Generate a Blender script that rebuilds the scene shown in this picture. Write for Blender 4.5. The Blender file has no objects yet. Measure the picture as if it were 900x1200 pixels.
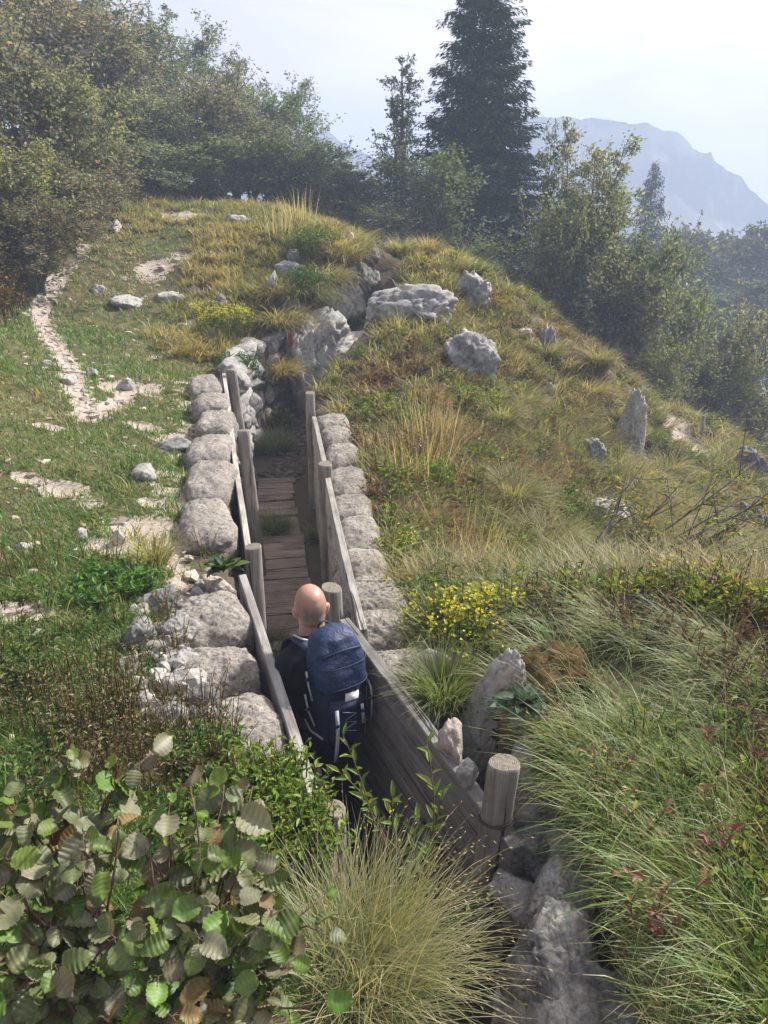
import bpy, bmesh, math, random
import numpy as np
from mathutils import Vector, Matrix, Euler
R = math.radians
rng = np.random.default_rng(7)
random.seed(7)
scene = bpy.context.scene
COL = scene.collection
ZC = 3.4                                    # eye height above the trench floor
PITCH = R(22.5)
FPX = 867.0
cP, sP = math.cos(PITCH), math.sin(PITCH)

# ------------------------------------------------------------------ helpers
def P(px, py, Y):
    """point at forward distance Y seen at a photo position"""
    v = (py - 600) / FPX; u = (px - 450) / FPX
    dy = cP - v * sP; dz = -sP - v * cP
    s = Y / dy
    return np.array([u * s, Y, ZC + dz * s])

def hash3(ix, iy, iz, seed):
    n = (ix * 374761393 + iy * 668265263 + iz * 2147483647 + seed * 1274126177) & 0xFFFFFFFF
    n = ((n ^ (n >> 13)) * 1274126177) & 0xFFFFFFFF
    n = ((n ^ (n >> 16)) * 2246822519) & 0xFFFFFFFF
    return ((n ^ (n >> 15)) & 0xFFFFFF) / float(0xFFFFFF)

def vnoise(p, seed=0):
    p = np.asarray(p, float)
    i = np.floor(p).astype(np.int64); f = p - i
    f = f * f * (3 - 2 * f)
    out = 0
    for dx in (0, 1):
        wx = f[:, 0] if dx else 1 - f[:, 0]
        for dy in (0, 1):
            wy = f[:, 1] if dy else 1 - f[:, 1]
            for dz in (0, 1):
                wz = f[:, 2] if dz else 1 - f[:, 2]
                out = out + wx * wy * wz * hash3(i[:, 0] + dx, i[:, 1] + dy, i[:, 2] + dz, seed)
    return out * 2 - 1

def fbm(p, seed=0, oct=4, gain=.5):
    p = np.asarray(p, float); a = 1; s = 0; t = 0
    for k in range(oct):
        s = s + a * vnoise(p * (2.03 ** k) + 17.3 * k, seed + k); t += a; a *= gain
    return s / t

def n2(x, y, sc, seed=0, oct=3):
    return fbm(np.stack([np.asarray(x) * sc, np.asarray(y) * sc, np.full(np.shape(x), .37)], -1), seed, oct)

def sstep(a, b, x):
    t = np.clip((np.asarray(x, float) - a) / (b - a), 0, 1)
    return t * t * (3 - 2 * t)

def nrm(v):
    return v / np.maximum(np.linalg.norm(v, axis=-1, keepdims=True), 1e-9)

class MB:
    """collects geometry and links it as ONE mesh object"""
    def __init__(s): s.v = []; s.q = []; s.t = []; s.c = []; s.n = 0; s.mq = []; s.mt = []
    def add(s, v, q=None, t=None, col=(1, 1, 1), m=0):
        v = np.asarray(v, float).reshape(-1, 3)
        c = np.broadcast_to(np.asarray(col, float), (len(v), 3))
        s.v.append(v); s.c.append(c)
        if q is not None and len(q):
            q = np.asarray(q, np.int64).reshape(-1, 4); s.q.append(q + s.n); s.mq.append(np.full(len(q), m))
        if t is not None and len(t):
            t = np.asarray(t, np.int64).reshape(-1, 3); s.t.append(t + s.n); s.mt.append(np.full(len(t), m))
        s.n += len(v)
        return s
    def mesh(s, name, mats, smooth=True):
        v = np.concatenate(s.v); c = np.concatenate(s.c)
        q = np.concatenate(s.q) if s.q else np.zeros((0, 4), np.int64)
        t = np.concatenate(s.t) if s.t else np.zeros((0, 3), np.int64)
        me = bpy.data.meshes.new(name)
        me.vertices.add(len(v)); me.vertices.foreach_set('co', v.astype(np.float32).ravel())
        nl = q.size + t.size
        me.loops.add(nl)
        me.loops.foreach_set('vertex_index', np.concatenate([q.ravel(), t.ravel()]).astype(np.int32))
        me.polygons.add(len(q) + len(t))
        st = np.concatenate([np.arange(len(q)) * 4, q.size + np.arange(len(t)) * 3]).astype(np.int32)
        me.polygons.foreach_set('loop_start', st)
        mi = np.concatenate([np.concatenate(s.mq) if s.mq else np.zeros(0), np.concatenate(s.mt) if s.mt else np.zeros(0)]).astype(np.int32)
        me.polygons.foreach_set('material_index', mi)
        me.polygons.foreach_set('use_smooth', np.full(len(q) + len(t), bool(smooth)))
        at = me.attributes.new('Col', 'FLOAT_COLOR', 'POINT')
        at.data.foreach_set('color', np.concatenate([c, np.ones((len(c), 1))], 1).astype(np.float32).ravel())
        for m in (mats if isinstance(mats, (list, tuple)) else [mats]): me.materials.append(m)
        me.update(calc_edges=True); me.validate()
        return me
    def build(s, name, mats, parent=None, smooth=True, loc=None, rot=None, scale=None):
        return link(name, s.mesh(name, mats, smooth), parent, loc, rot, scale)

def link(name, me, parent=None, loc=None, rot=None, scale=None):
    o = bpy.data.objects.new(name, me); COL.objects.link(o)
    if parent: o.parent = parent
    if loc is not None: o.location = [float(a) for a in loc]
    if rot is not None: o.rotation_euler = rot
    if scale is not None: o.scale = scale
    return o

def tag(o, label=None, cat=None, group=None, kind=None):
    if label: o['label'] = label
    if cat: o['category'] = cat
    if group: o['group'] = group
    if kind: o['kind'] = kind
    return o

def thing(name, label, cat, loc=(0, 0, 0), rotz=0, group=None):
    o = bpy.data.objects.new(name, None); COL.objects.link(o)
    o.empty_display_size = .1
    o.location = [float(a) for a in loc]; o.rotation_euler = (0, 0, rotz)
    return tag(o, label, cat, group)

def tube(pts, rad, n=6, cap=True):
    pts = np.asarray(pts, float); k = len(pts)
    rad = np.broadcast_to(np.asarray(rad, float), (k,))
    tg = nrm(np.gradient(pts, axis=0))
    up = np.array([0, 0, 1.]) if abs(tg[0][2]) < .9 else np.array([1., 0, 0])
    a = nrm(np.cross(tg, up)); b = np.cross(tg, a)
    ang = np.linspace(0, 2 * math.pi, n, endpoint=False)
    v = pts[:, None] + rad[:, None, None] * (np.cos(ang)[None, :, None] * a[:, None] + np.sin(ang)[None, :, None] * b[:, None])
    v = v.reshape(-1, 3)
    i = np.arange(k - 1)[:, None] * n; j = np.arange(n)[None]; j2 = (j + 1) % n
    q = np.stack([i + j, i + j2, i + n + j2, i + n + j], -1).reshape(-1, 4)
    t = []
    if cap:
        v = np.concatenate([v, pts[:1], pts[-1:]])
        c0 = k * n
        t = [[c0, (x + 1) % n, x] for x in range(n)] + [[c0 + 1, (k - 1) * n + x, (k - 1) * n + (x + 1) % n] for x in range(n)]
    return v, q, t

def strip(pts, w, nor, th=.003):
    """a webbing strap: a thin bar along pts, width across nor x tangent"""
    pts = np.asarray(pts, float); nor = nrm(np.broadcast_to(np.asarray(nor, float), pts.shape))
    tg = nrm(np.gradient(pts, axis=0)); sd = nrm(np.cross(tg, nor)) * w / 2
    no = nor * th / 2
    v = np.stack([pts - sd - no, pts + sd - no, pts + sd + no, pts - sd + no], 1).reshape(-1, 3)
    q = []
    for i in range(len(pts) - 1):
        for j in range(4):
            q.append([i * 4 + j, i * 4 + (j + 1) % 4, i * 4 + 4 + (j + 1) % 4, i * 4 + 4 + j])
    e = (len(pts) - 1) * 4
    q += [[3, 2, 1, 0], [e, e + 1, e + 2, e + 3]]
    return v, q

_ico = {}
def ico(sub):
    if sub not in _ico:
        bm = bmesh.new(); bmesh.ops.create_icosphere(bm, subdivisions=sub, radius=1)
        v = np.array([x.co[:] for x in bm.verts]); t = np.array([[l.index for l in f.verts] for f in bm.faces]); bm.free()
        _ico[sub] = (nrm(v), t)
    return _ico[sub]

def rock_geo(seed, size, sub=4, planes=14, rough=.10, fiss=.0, sharp=26):
    d, t = ico(sub); g = np.random.default_rng(seed)
    n = nrm(g.normal(size=(planes, 3))); h = g.uniform(.60, .98, planes)
    d = nrm(d + .16 * np.stack([vnoise(d * 2.5 + 11 * k + seed, seed + k) for k in range(3)], -1))
    dot = np.maximum(d @ n.T, 1e-3)
    r = (np.minimum(h / dot, 3.0) ** -sharp).sum(1) ** (-1 / sharp)
    r = np.minimum(r, 1.2)
    p = d * r[:, None]
    rid = 1 - np.abs(fbm(p * 3.1 + seed, seed + 40, 3))
    r = 1 + rough * 1.1 * fbm(p * 2.6 + seed, seed, 5, .6) + rough * .8 * (rid - .75) + rough * .5 * fbm(p * 11 + seed, seed + 9, 3)
    if fiss:
        q = p * np.array([6, 6, 1.7]) + fbm(p * 3, seed + 3, 2)[:, None] * 1.6
        r -= fiss * (1 - np.abs(vnoise(q, seed + 5))) ** 7
        q = p * np.array([4, 4, 5.]) + fbm(p * 2, seed + 33, 2)[:, None] * 1.5
        r -= fiss * .6 * (1 - np.abs(vnoise(q, seed + 6))) ** 10
    return p * r[:, None] * np.asarray(size), t

def block_geo(seed, size, sub=4, k=4.5, lump=.07, grain=.02):
    """a slumped rounded block: cement-filled sandbag, squared wall stone"""
    d, t = ico(sub); g = np.random.default_rng(seed)
    p = d / ((np.abs(d) ** k).sum(1) ** (1 / k))[:, None]
    wx = g.normal(0, .10, 4)
    q = p * (1 + lump * fbm(p * 1.5 + seed * 3.1, seed, 2) + lump * .45 * fbm(p * 4 + seed, seed + 4, 3))[:, None]
    q[:, 0] *= 1 + wx[0] * p[:, 1] + wx[1] * p[:, 2]; q[:, 1] *= 1 + wx[2] * p[:, 0]; q[:, 2] *= 1 + wx[3] * p[:, 1]
    q = q * np.asarray(size)
    nv = nrm(p / np.asarray(size))
    q = q + nv * (grain * fbm(q * 22 + seed, seed + 2, 3) + grain * .6 * fbm(q * 60 + seed, seed + 8, 2))[:, None]
    return q, t
def outcrop_geo(seed, size):
    p, t = block_geo(seed + 200, (1, 1, 1), 5, 2.7, .30, .0); 
    r = 1 + .16 * fbm(p * 2.4 + seed, seed, 4, .55)
    q = p * np.array([1.6, 1.6, 5.5]) + fbm(p * 2, seed + 3, 3)[:, None] * 1.3
    r -= .12 * (1 - np.abs(vnoise(q, seed + 5))) ** 6
    q = p * np.array([5, 5, 1.6]) + fbm(p * 3, seed + 7, 2)[:, None] * 1.5
    r -= .12 * (1 - np.abs(vnoise(q, seed + 6))) ** 8
    r += .03 * fbm(p * 12, seed + 8, 3)
    return p * r[:, None] * np.asarray(size), t
def bag_geo(seed, size, sub=5):
    p, t = block_geo(seed, size, sub, 4.0, .08, .015)
    p[:, 2] -= .10 * size[2] * np.abs(p[:, 1] / size[1]) ** 3 + .08 * size[2] * np.abs(p[:, 0] / size[0]) ** 3
    return p, t

# ------------------------------------------------------------------ materials
def newmat(name):
    m = bpy.data.materials.new(name); m.use_nodes = True
    nt = m.node_tree; nt.nodes.clear()
    out = nt.nodes.new('ShaderNodeOutputMaterial')
    return m, nt, out
def nd(nt, typ, **kw):
    n = nt.nodes.new(typ)
    for k, v in kw.items():
        if k.startswith('in_'):
            key = k[3:]; key = int(key) if key.isdigit() else key.replace('_', ' ')
            n.inputs[key].default_value = v
        else: setattr(n, k, v)
    return n
def ramp(nt, fac, stops, interp='LINEAR'):
    r = nt.nodes.new('ShaderNodeValToRGB'); cr = r.color_ramp; cr.interpolation = interp
    while len(cr.elements) < len(stops): cr.elements.new(.5)
    for e, (p, c) in zip(cr.elements, stops): e.position = p; e.color = (*c, 1) if len(c) == 3 else c
    nt.links.new(fac, r.inputs[0]); return r.outputs[0]
def mixc(nt, fac, a, b, mode='MIX'):
    n = nt.nodes.new('ShaderNodeMix'); n.data_type = 'RGBA'; n.blend_type = mode; n.clamp_factor = True
    for sock, val in ((n.inputs[0], fac), (n.inputs[6], a), (n.inputs[7], b)):
        if hasattr(val, 'is_linked') or isinstance(val, bpy.types.NodeSocket): nt.links.new(val, sock)
        elif isinstance(val, (int, float)): sock.default_value = val
        else: sock.default_value = (*val, 1)
    return n.outputs[2]
def noise(nt, vec, scale, detail=6, rough=.6, dist=0):
    n = nd(nt, 'ShaderNodeTexNoise'); n.inputs['Scale'].default_value = scale; n.inputs['Detail'].default_value = detail
    n.inputs['Roughness'].default_value = rough; n.inputs['Distortion'].default_value = dist
    if vec is not None: nt.links.new(vec, n.inputs['Vector'])
    return n.outputs['Fac']
def bumpn(nt, h, strength, dist, prev=None):
    b = nd(nt, 'ShaderNodeBump'); b.inputs['Strength'].default_value = strength; b.inputs['Distance'].default_value = dist
    nt.links.new(h, b.inputs['Height'])
    if prev is not None: nt.links.new(prev, b.inputs['Normal'])
    return b.outputs[0]
def mapping(nt, vec, scale=(1, 1, 1), loc=(0, 0, 0), rot=(0, 0, 0)):
    m = nd(nt, 'ShaderNodeMapping'); m.inputs['Scale'].default_value = scale; m.inputs['Location'].default_value = loc; m.inputs['Rotation'].default_value = rot
    nt.links.new(vec, m.inputs['Vector']); return m.outputs[0]
def principled(nt, out, col, rough=.8, nor=None, spec=.3, sss=0):
    p = nd(nt, 'ShaderNodeBsdfPrincipled'); p.inputs['Roughness'].default_value = rough
    p.inputs['Specular IOR Level'].default_value = spec
    if isinstance(col, bpy.types.NodeSocket): nt.links.new(col, p.inputs['Base Color'])
    else: p.inputs['Base Color'].default_value = (*col, 1)
    if nor is not None: nt.links.new(nor, p.inputs['Normal'])
    if sss: p.inputs['Subsurface Weight'].default_value = sss; p.inputs['Subsurface Radius'].default_value = (.02, .008, .005); p.inputs['Subsurface Scale'].default_value = .5
    nt.links.new(p.outputs[0], out.inputs[0]); return p

def foliage_mat(name, trans=.35, gloss=.05, grough=.45, sat=1.0, gain=(1.18, 1.28, 1.08)):
    m, nt, out = newmat(name)
    a = nd(nt, 'ShaderNodeAttribute', attribute_name='Col')
    oi = nd(nt, 'ShaderNodeObjectInfo')
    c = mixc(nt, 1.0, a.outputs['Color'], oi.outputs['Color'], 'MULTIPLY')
    c = mixc(nt, 1.0, c, gain, 'MULTIPLY')
    if sat != 1.0:
        hs = nd(nt, 'ShaderNodeHueSaturation'); hs.inputs['Saturation'].default_value = sat; nt.links.new(c, hs.inputs['Color']); c = hs.outputs[0]
    d = nd(nt, 'ShaderNodeBsdfDiffuse'); t = nd(nt, 'ShaderNodeBsdfTranslucent'); g = nd(nt, 'ShaderNodeBsdfGlossy')
    g.inputs['Roughness'].default_value = grough; g.inputs['Color'].default_value = (.9, .95, 1, 1)
    nt.links.new(c, d.inputs[0])
    ct = mixc(nt, 1.0, c, (1.25, 1.2, .7), 'MULTIPLY'); nt.links.new(ct, t.inputs[0])
    m1 = nd(nt, 'ShaderNodeMixShader'); m1.inputs[0].default_value = trans
    nt.links.new(d.outputs[0], m1.inputs[1]); nt.links.new(t.outputs[0], m1.inputs[2])
    m2 = nd(nt, 'ShaderNodeMixShader'); m2.inputs[0].default_value = gloss
    nt.links.new(m1.outputs[0], m2.inputs[1]); nt.links.new(g.outputs[0], m2.inputs[2])
    nt.links.new(m2.outputs[0], out.inputs[0]); return m
M_grass = foliage_mat('grass_blades', .45, .02)
M_leaf = foliage_mat('leaves', .52, .015)
M_hazel = foliage_mat('hazel_leaves', .28, .025, .5, 1.0, (1, .97, .9))
M_crown = foliage_mat('crown_leaves', .5, .015, .45, .68)
M_needle = foliage_mat('needles', .12, .02, .5, .9, (.85, 1.0, 1.1))

def bark_mat(name, c1, c2):
    m, nt, out = newmat(name)
    tc = nd(nt, 'ShaderNodeTexCoord')
    f = noise(nt, mapping(nt, tc.outputs['Object'], (6, 6, 1.5)), 5, 6, .7)
    c = ramp(nt, f, [(.3, c1), (.7, c2)])
    principled(nt, out, c, .9, bumpn(nt, f, .6, .02)); return m
M_bark = bark_mat('bark_grey', (.05, .042, .035), (.17, .15, .13))
M_twig = bark_mat('twig_brown', (.07, .04, .028), (.16, .10, .07))

def rock_mat(name, dark, light, tint=(.30, .24, .18), moss=0.0, scale=1.0):
    m, nt, out = newmat(name)
    tc = nd(nt, 'ShaderNodeTexCoord'); oi = nd(nt, 'ShaderNodeObjectInfo')
    off = nd(nt, 'ShaderNodeVectorMath', operation='SCALE'); off.inputs[0].default_value = (37, 53, 71); nt.links.new(oi.outputs['Random'], off.inputs['Scale'])
    va = nd(nt, 'ShaderNodeVectorMath', operation='ADD'); nt.links.new(tc.outputs['Object'], va.inputs[0]); nt.links.new(off.outputs[0], va.inputs[1])
    v = va.outputs[0]
    big = noise(nt, v, 2.5 * scale, 6, .65, .4)
    fine = noise(nt, v, 22 * scale, 6, .7)
    vo = nd(nt, 'ShaderNodeTexVoronoi', feature='DISTANCE_TO_EDGE'); vo.inputs['Scale'].default_value = 3.6 * scale
    wv = nd(nt, 'ShaderNodeVectorMath', operation='ADD')
    nz = nd(nt, 'ShaderNodeTexNoise'); nz.inputs['Scale'].default_value = 6 * scale; nt.links.new(v, nz.inputs['Vector'])
    sc = nd(nt, 'ShaderNodeVectorMath', operation='SCALE'); sc.inputs['Scale'].default_value = .22 / scale; nt.links.new(nz.outputs['Color'], sc.inputs[0])
    nt.links.new(mapping(nt, v, (1, 1, .55)), wv.inputs[0]); nt.links.new(sc.outputs[0], wv.inputs[1]); nt.links.new(wv.outputs[0], vo.inputs['Vector'])
    crack = ramp(nt, vo.outputs['Distance'], [(0, (0, 0, 0)), (.035, (1, 1, 1))])
    mid = tuple((a + b) / 2 for a, b in zip(dark, light))
    c = ramp(nt, big, [(.30, dark), (.46, mid), (.62, light)])
    spots = ramp(nt, fine, [(.32, (.45, .45, .45)), (.5, (1, 1, 1)), (.72, (1.15, 1.15, 1.12))])
    c = mixc(nt, .95, c, spots, 'MULTIPLY')
    lich = ramp(nt, noise(nt, v, 5 * scale, 5, .6), [(.56, (0, 0, 0)), (.68, (1, 1, 1))])
    lf = nd(nt, 'ShaderNodeMath', operation='MULTIPLY'); lf.inputs[1].default_value = .45; nt.links.new(lich, lf.inputs[0])
    c = mixc(nt, lf.outputs[0], c, tint)
    crk = nd(nt, 'ShaderNodeMath', operation='SUBTRACT'); crk.inputs[0].default_value = 1; nt.links.new(crack, crk.inputs[1])
    ck = nd(nt, 'ShaderNodeMath', operation='MULTIPLY'); ck.inputs[1].default_value = .28; nt.links.new(crk.outputs[0], ck.inputs[0])
    c = mixc(nt, ck.outputs[0], c, tuple(a * .4 for a in dark))
    if moss:
        ge = nd(nt, 'ShaderNodeNewGeometry'); sx = nd(nt, 'ShaderNodeSeparateXYZ'); nt.links.new(ge.outputs['Normal'], sx.inputs[0])
        a = nd(nt, 'ShaderNodeMath', operation='ADD'); nt.links.new(sx.outputs[2], a.inputs[0]); nt.links.new(big, a.inputs[1])
        mf = ramp(nt, a.outputs[0], [(1.45 - moss, (0, 0, 0)), (1.55 - moss, (1, 1, 1))]) if moss < .9 else None
        mc = ramp(nt, fine, [(.35, (.03, .035, .012)), (.65, (.13, .10, .025))])
        if mf is not None: c = mixc(nt, mf, c, mc)
    n1 = bumpn(nt, big, .5, .05 / scale); n2_ = bumpn(nt, fine, .7, .012 / scale, n1); n3 = bumpn(nt, crack, .25, .006, n2_)
    principled(nt, out, c, .9, n3, .2); return m
M_rock = rock_mat('limestone', (.12, .117, .115), (.37, .36, .345))
M_rock_near = rock_mat('limestone_close', (.07, .067, .066), (.30, .29, .28), (.20, .165, .13), scale=2.4)
M_rock_dark = rock_mat('limestone_dark', (.07, .07, .07), (.21, .205, .20))  # same limestone pattern in darker greys
M_rock_white = rock_mat('limestone_bleached', (.20, .19, .175), (.46, .44, .41), (.32, .26, .20))
M_rock_pink = rock_mat('limestone_pinkish', (.22, .185, .16), (.48, .43, .385), (.36, .26, .19))

def cement_mat():
    m, nt, out = newmat('cement_sandbag')
    tc = nd(nt, 'ShaderNodeTexCoord'); oi = nd(nt, 'ShaderNodeObjectInfo')
    off = nd(nt, 'ShaderNodeVectorMath', operation='SCALE'); off.inputs[0].default_value = (31, 17, 59); nt.links.new(oi.outputs['Random'], off.inputs['Scale'])
    va = nd(nt, 'ShaderNodeVectorMath', operation='ADD'); nt.links.new(tc.outputs['Object'], va.inputs[0]); nt.links.new(off.outputs[0], va.inputs[1])
    v = va.outputs[0]
    big = noise(nt, v, 4, 5, .6); fine = noise(nt, v, 42, 5, .8); mid = noise(nt, v, 15, 6, .7)
    c = ramp(nt, big, [(.3, (.18, .162, .145)), (.55, (.27, .245, .22)), (.75, (.34, .312, .285))])
    c = mixc(nt, .9, c, ramp(nt, fine, [(.36, (.22, .21, .20)), (.48, (.95, .95, .95)), (.66, (1.35, 1.34, 1.32))]), 'MULTIPLY')
    c = mixc(nt, .6, c, ramp(nt, mid, [(.3, (.55, .52, .5)), (.5, (1, 1, 1))]), 'MULTIPLY')
    lic = ramp(nt, noise(nt, v, 3, 5, .7), [(.58, (0, 0, 0)), (.7, (.5, .5, .5))])
    c = mixc(nt, lic, c, (.15, .14, .12))
    b = bumpn(nt, mid, .8, .02); b = bumpn(nt, fine, .9, .007, b)
    principled(nt, out, c, .95, b, .15); return m
M_bag = cement_mat()

def wood_mat(name, dark, light, along='Z', rings=False):
    m, nt, out = newmat(name)
    tc = nd(nt, 'ShaderNodeTexCoord'); oi = nd(nt, 'ShaderNodeObjectInfo')
    off = nd(nt, 'ShaderNodeVectorMath', operation='SCALE'); off.inputs[0].default_value = (11, 7, 13); nt.links.new(oi.outputs['Random'], off.inputs['Scale'])
    va = nd(nt, 'ShaderNodeVectorMath', operation='ADD'); nt.links.new(tc.outputs['Object'], va.inputs[0]); nt.links.new(off.outputs[0], va.inputs[1])
    s = {'Z': (1, 1, .06), 'X': (.06, 1, 1), 'Y': (1, .06, 1)}[along]
    v = mapping(nt, va.outputs[0], s)
    g = noise(nt, v, 45, 6, .7, .5); g2 = noise(nt, v, 130, 3, .6); w = noise(nt, va.outputs[0], 3, 4, .6)
    c = ramp(nt, g, [(.32, dark), (.5, tuple((a + b) / 2 for a, b in zip(dark, light))), (.66, light)])
    c = mixc(nt, .8, c, ramp(nt, w, [(.28, (.45, .42, .40)), (.5, (.95, .94, .92)), (.68, (1.2, 1.2, 1.2))]), 'MULTIPLY')
    crack = ramp(nt, noise(nt, mapping(nt, va.outputs[0], tuple(a * .5 if a < 1 else a for a in s)), 28, 3, .5, .8), [(.34, (0, 0, 0)), (.38, (1, 1, 1))])
    cf = nd(nt, 'ShaderNodeMath', operation='SUBTRACT'); cf.inputs[0].default_value = 1; nt.links.new(crack, cf.inputs[1])
    c = mixc(nt, cf.outputs[0], c, tuple(a * .3 for a in dark))
    if rings:
        wv = nd(nt, 'ShaderNodeTexWave', wave_type='RINGS', rings_direction='Z'); wv.inputs['Scale'].default_value = 55; wv.inputs['Distortion'].default_value = 3
        wv.inputs['Detail'].default_value = 3; nt.links.new(tc.outputs['Object'], wv.inputs['Vector'])
        rc = ramp(nt, wv.outputs['Fac'], [(.2, (.13, .11, .09)), (.8, (.27, .24, .20))])
        rc = mixc(nt, .7, rc, ramp(nt, noise(nt, tc.outputs['Object'], 60, 4, .7), [(.35, (.4, .4, .4)), (.55, (1, 1, 1))]), 'MULTIPLY')
        ge = nd(nt, 'ShaderNodeNewGeometry'); sx = nd(nt, 'ShaderNodeSeparateXYZ'); nt.links.new(ge.outputs['True Normal'], sx.inputs[0])
        top = ramp(nt, sx.outputs[2], [(.8, (0, 0, 0)), (.85, (1, 1, 1))])
        c = mixc(nt, top, c, rc)
    b = bumpn(nt, g, .7, .006); b = bumpn(nt, g2, .4, .002, b); b = bumpn(nt, crack, .8, .008, b)
    principled(nt, out, c, .85, b, .2); return m
M_post = wood_mat('weathered_post', (.13, .115, .10), (.33, .31, .285), 'Z', True)
M_board = wood_mat('weathered_board', (.18, .17, .16), (.36, .345, .325), 'X')
M_board_shaded = wood_mat('weathered_board_shaded', (.115, .108, .105), (.25, .238, .23), 'X')  # darker board copy: shade of the face turned from the sun, in the colour
M_board_pale = wood_mat('bleached_board', (.26, .24, .21), (.56, .53, .48), 'X')
M_walk = wood_mat('walkway_boards', (.155, .122, .104), (.33, .268, .23), 'X')

def simple(name, col, rough=.7, spec=.3, nscale=None, nstr=.3, ndist=.004, var=.25):
    m, nt, out = newmat(name); nor = None; c = col
    if nscale:
        tc = nd(nt, 'ShaderNodeTexCoord'); f = noise(nt, tc.outputs['Object'], nscale, 5, .6)
        c = ramp(nt, f, [(.3, tuple(a * (1 - var) for a in col)), (.7, tuple(min(1, a * (1 + var)) for a in col))])
        nor = bumpn(nt, f, nstr, ndist)
    principled(nt, out, c, rough, nor, spec); return m
def attr_mat(name, rough=.7, spec=.3, nscale=60, nstr=.2, ndist=.002, sss=0):
    m, nt, out = newmat(name)
    a = nd(nt, 'ShaderNodeAttribute', attribute_name='Col'); tc = nd(nt, 'ShaderNodeTexCoord')
    f = noise(nt, tc.outputs['Object'], nscale, 4, .6)
    c = mixc(nt, .5, a.outputs['Color'], ramp(nt, f, [(.3, (.75, .75, .75)), (.7, (1.15, 1.15, 1.15))]), 'MULTIPLY')
    principled(nt, out, c, rough, bumpn(nt, f, nstr, ndist), spec, sss); return m
M_skin = attr_mat('skin', .42, .45, 120, .12, .001, .12)
M_nylon = simple('navy_nylon', (.014, .028, .080), .58, .4, 9, .7, .03, .35)
M_nylon_dark = simple('dark_navy_pocket', (.013, .019, .058), .6, .35, 16, .6, .008, .3)
M_web = simple('grey_webbing', (.42, .43, .46), .8, .2, 90, .4, .002, .15)
M_white = simple('white_paper', (.75, .76, .78), .6, .3)
M_shirt = simple('dark_shirt', (.016, .014, .022), .9, .15, 18, .7, .010, .3)
M_trouser = simple('dark_trousers', (.014, .015, .026), .9, .15, 14, .6, .012, .3)
M_shoe = simple('brown_leather', (.05, .035, .025), .7, .3, 40)
M_eye = simple('eye_white', (.7, .68, .66), .2, .5)
M_wire = simple('rusty_wire', (.05, .035, .028), .7, .4, 80)
M_red = simple('red_paint', (.26, .025, .025), .6, .3, 20)
M_flower = attr_mat('flower_petals', .6, .2, 30)
M_gravel = attr_mat('gravel_stones', .95, .15, 30, .5, .004)

# ------------------------------------------------------------------ terrain
LRIM = np.array([(.10, .2), (.06, .9), (.02, 1.4), (-.28, 2.1), (-.62, 3.0), (-.96, 4.2), (-1.40, 6.5), (-1.86, 8.6), (-2.0, 10.3), (-1.75, 11.6), (-1.05, 13.1), (-.55, 14.4), (-.4, 16.5)])
RRIM = np.array([(.60, .2), (.62, .9), (.66, 1.4), (.66, 1.9), (.56, 2.25), (.36, 2.6), (.03, 2.97), (-.12, 3.26), (-.22, 3.67), (-.41, 5.97), (-.80, 8.5), (-.90, 9.2), (-.64, 10.3), (-.20, 11.6), (.16, 12.6), (.38, 14.0), (.42, 16.5)])
def lrim(y): return np.interp(y, LRIM[:, 1], LRIM[:, 0])
def rrim(y): return np.interp(y, RRIM[:, 1], RRIM[:, 0])
def trench(x, y, pad=0.0):
    return (y > .2) & (y < 16.5) & (x > lrim(y) - pad) & (x < rrim(y) + pad)
def floor_z(y): return np.interp(y, [0, 1.2, 1.7, 2.6, 9, 10.5, 12.5, 15, 16.5], [.9, .55, .1, 0, 0, .08, .45, 1.1, 2.2])

A = [(0, 0, 1.8), (-2, -1, 1.95), (2, -1, 1.8), (0, -4, 2.0), (-6, -3, 2.5), (6, -3, .4), (-9, 2, 2.6), (-9, 8, 3.0),
     (-.5, 1.4, 1.66), (-1.2, 1.5, 1.72), (-.6, 2.2, 1.42), (-1.4, 2.6, 1.52), (-1.0, 3.4, 1.40), (-1.5, 4, 1.45), (-2, 6, 1.45), (-3, 4, 1.62), (-3, 8, 1.62), (-2.2, 8.5, 1.5), (-2.8, 5.2, 1.66),
     (-4.4, 8.5, 1.95), (-5.9, 12, 2.4), (-7, 15, 3.3), (-9, 20, 4.6), (-14, 22, 7.0), (-6, 26, 4.4), (-14, 30, 8.0), (-1, 26, 2.2),
     (3, 3.5, 1.05), (5, 3, .3), (5, 6, -.7), (8, 8, -2.4), (3, 18, -.6), (8, 18, -3.2), (2, 21, .2), (0, 21, 2.0), (8, 14, -2.2)]
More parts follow.
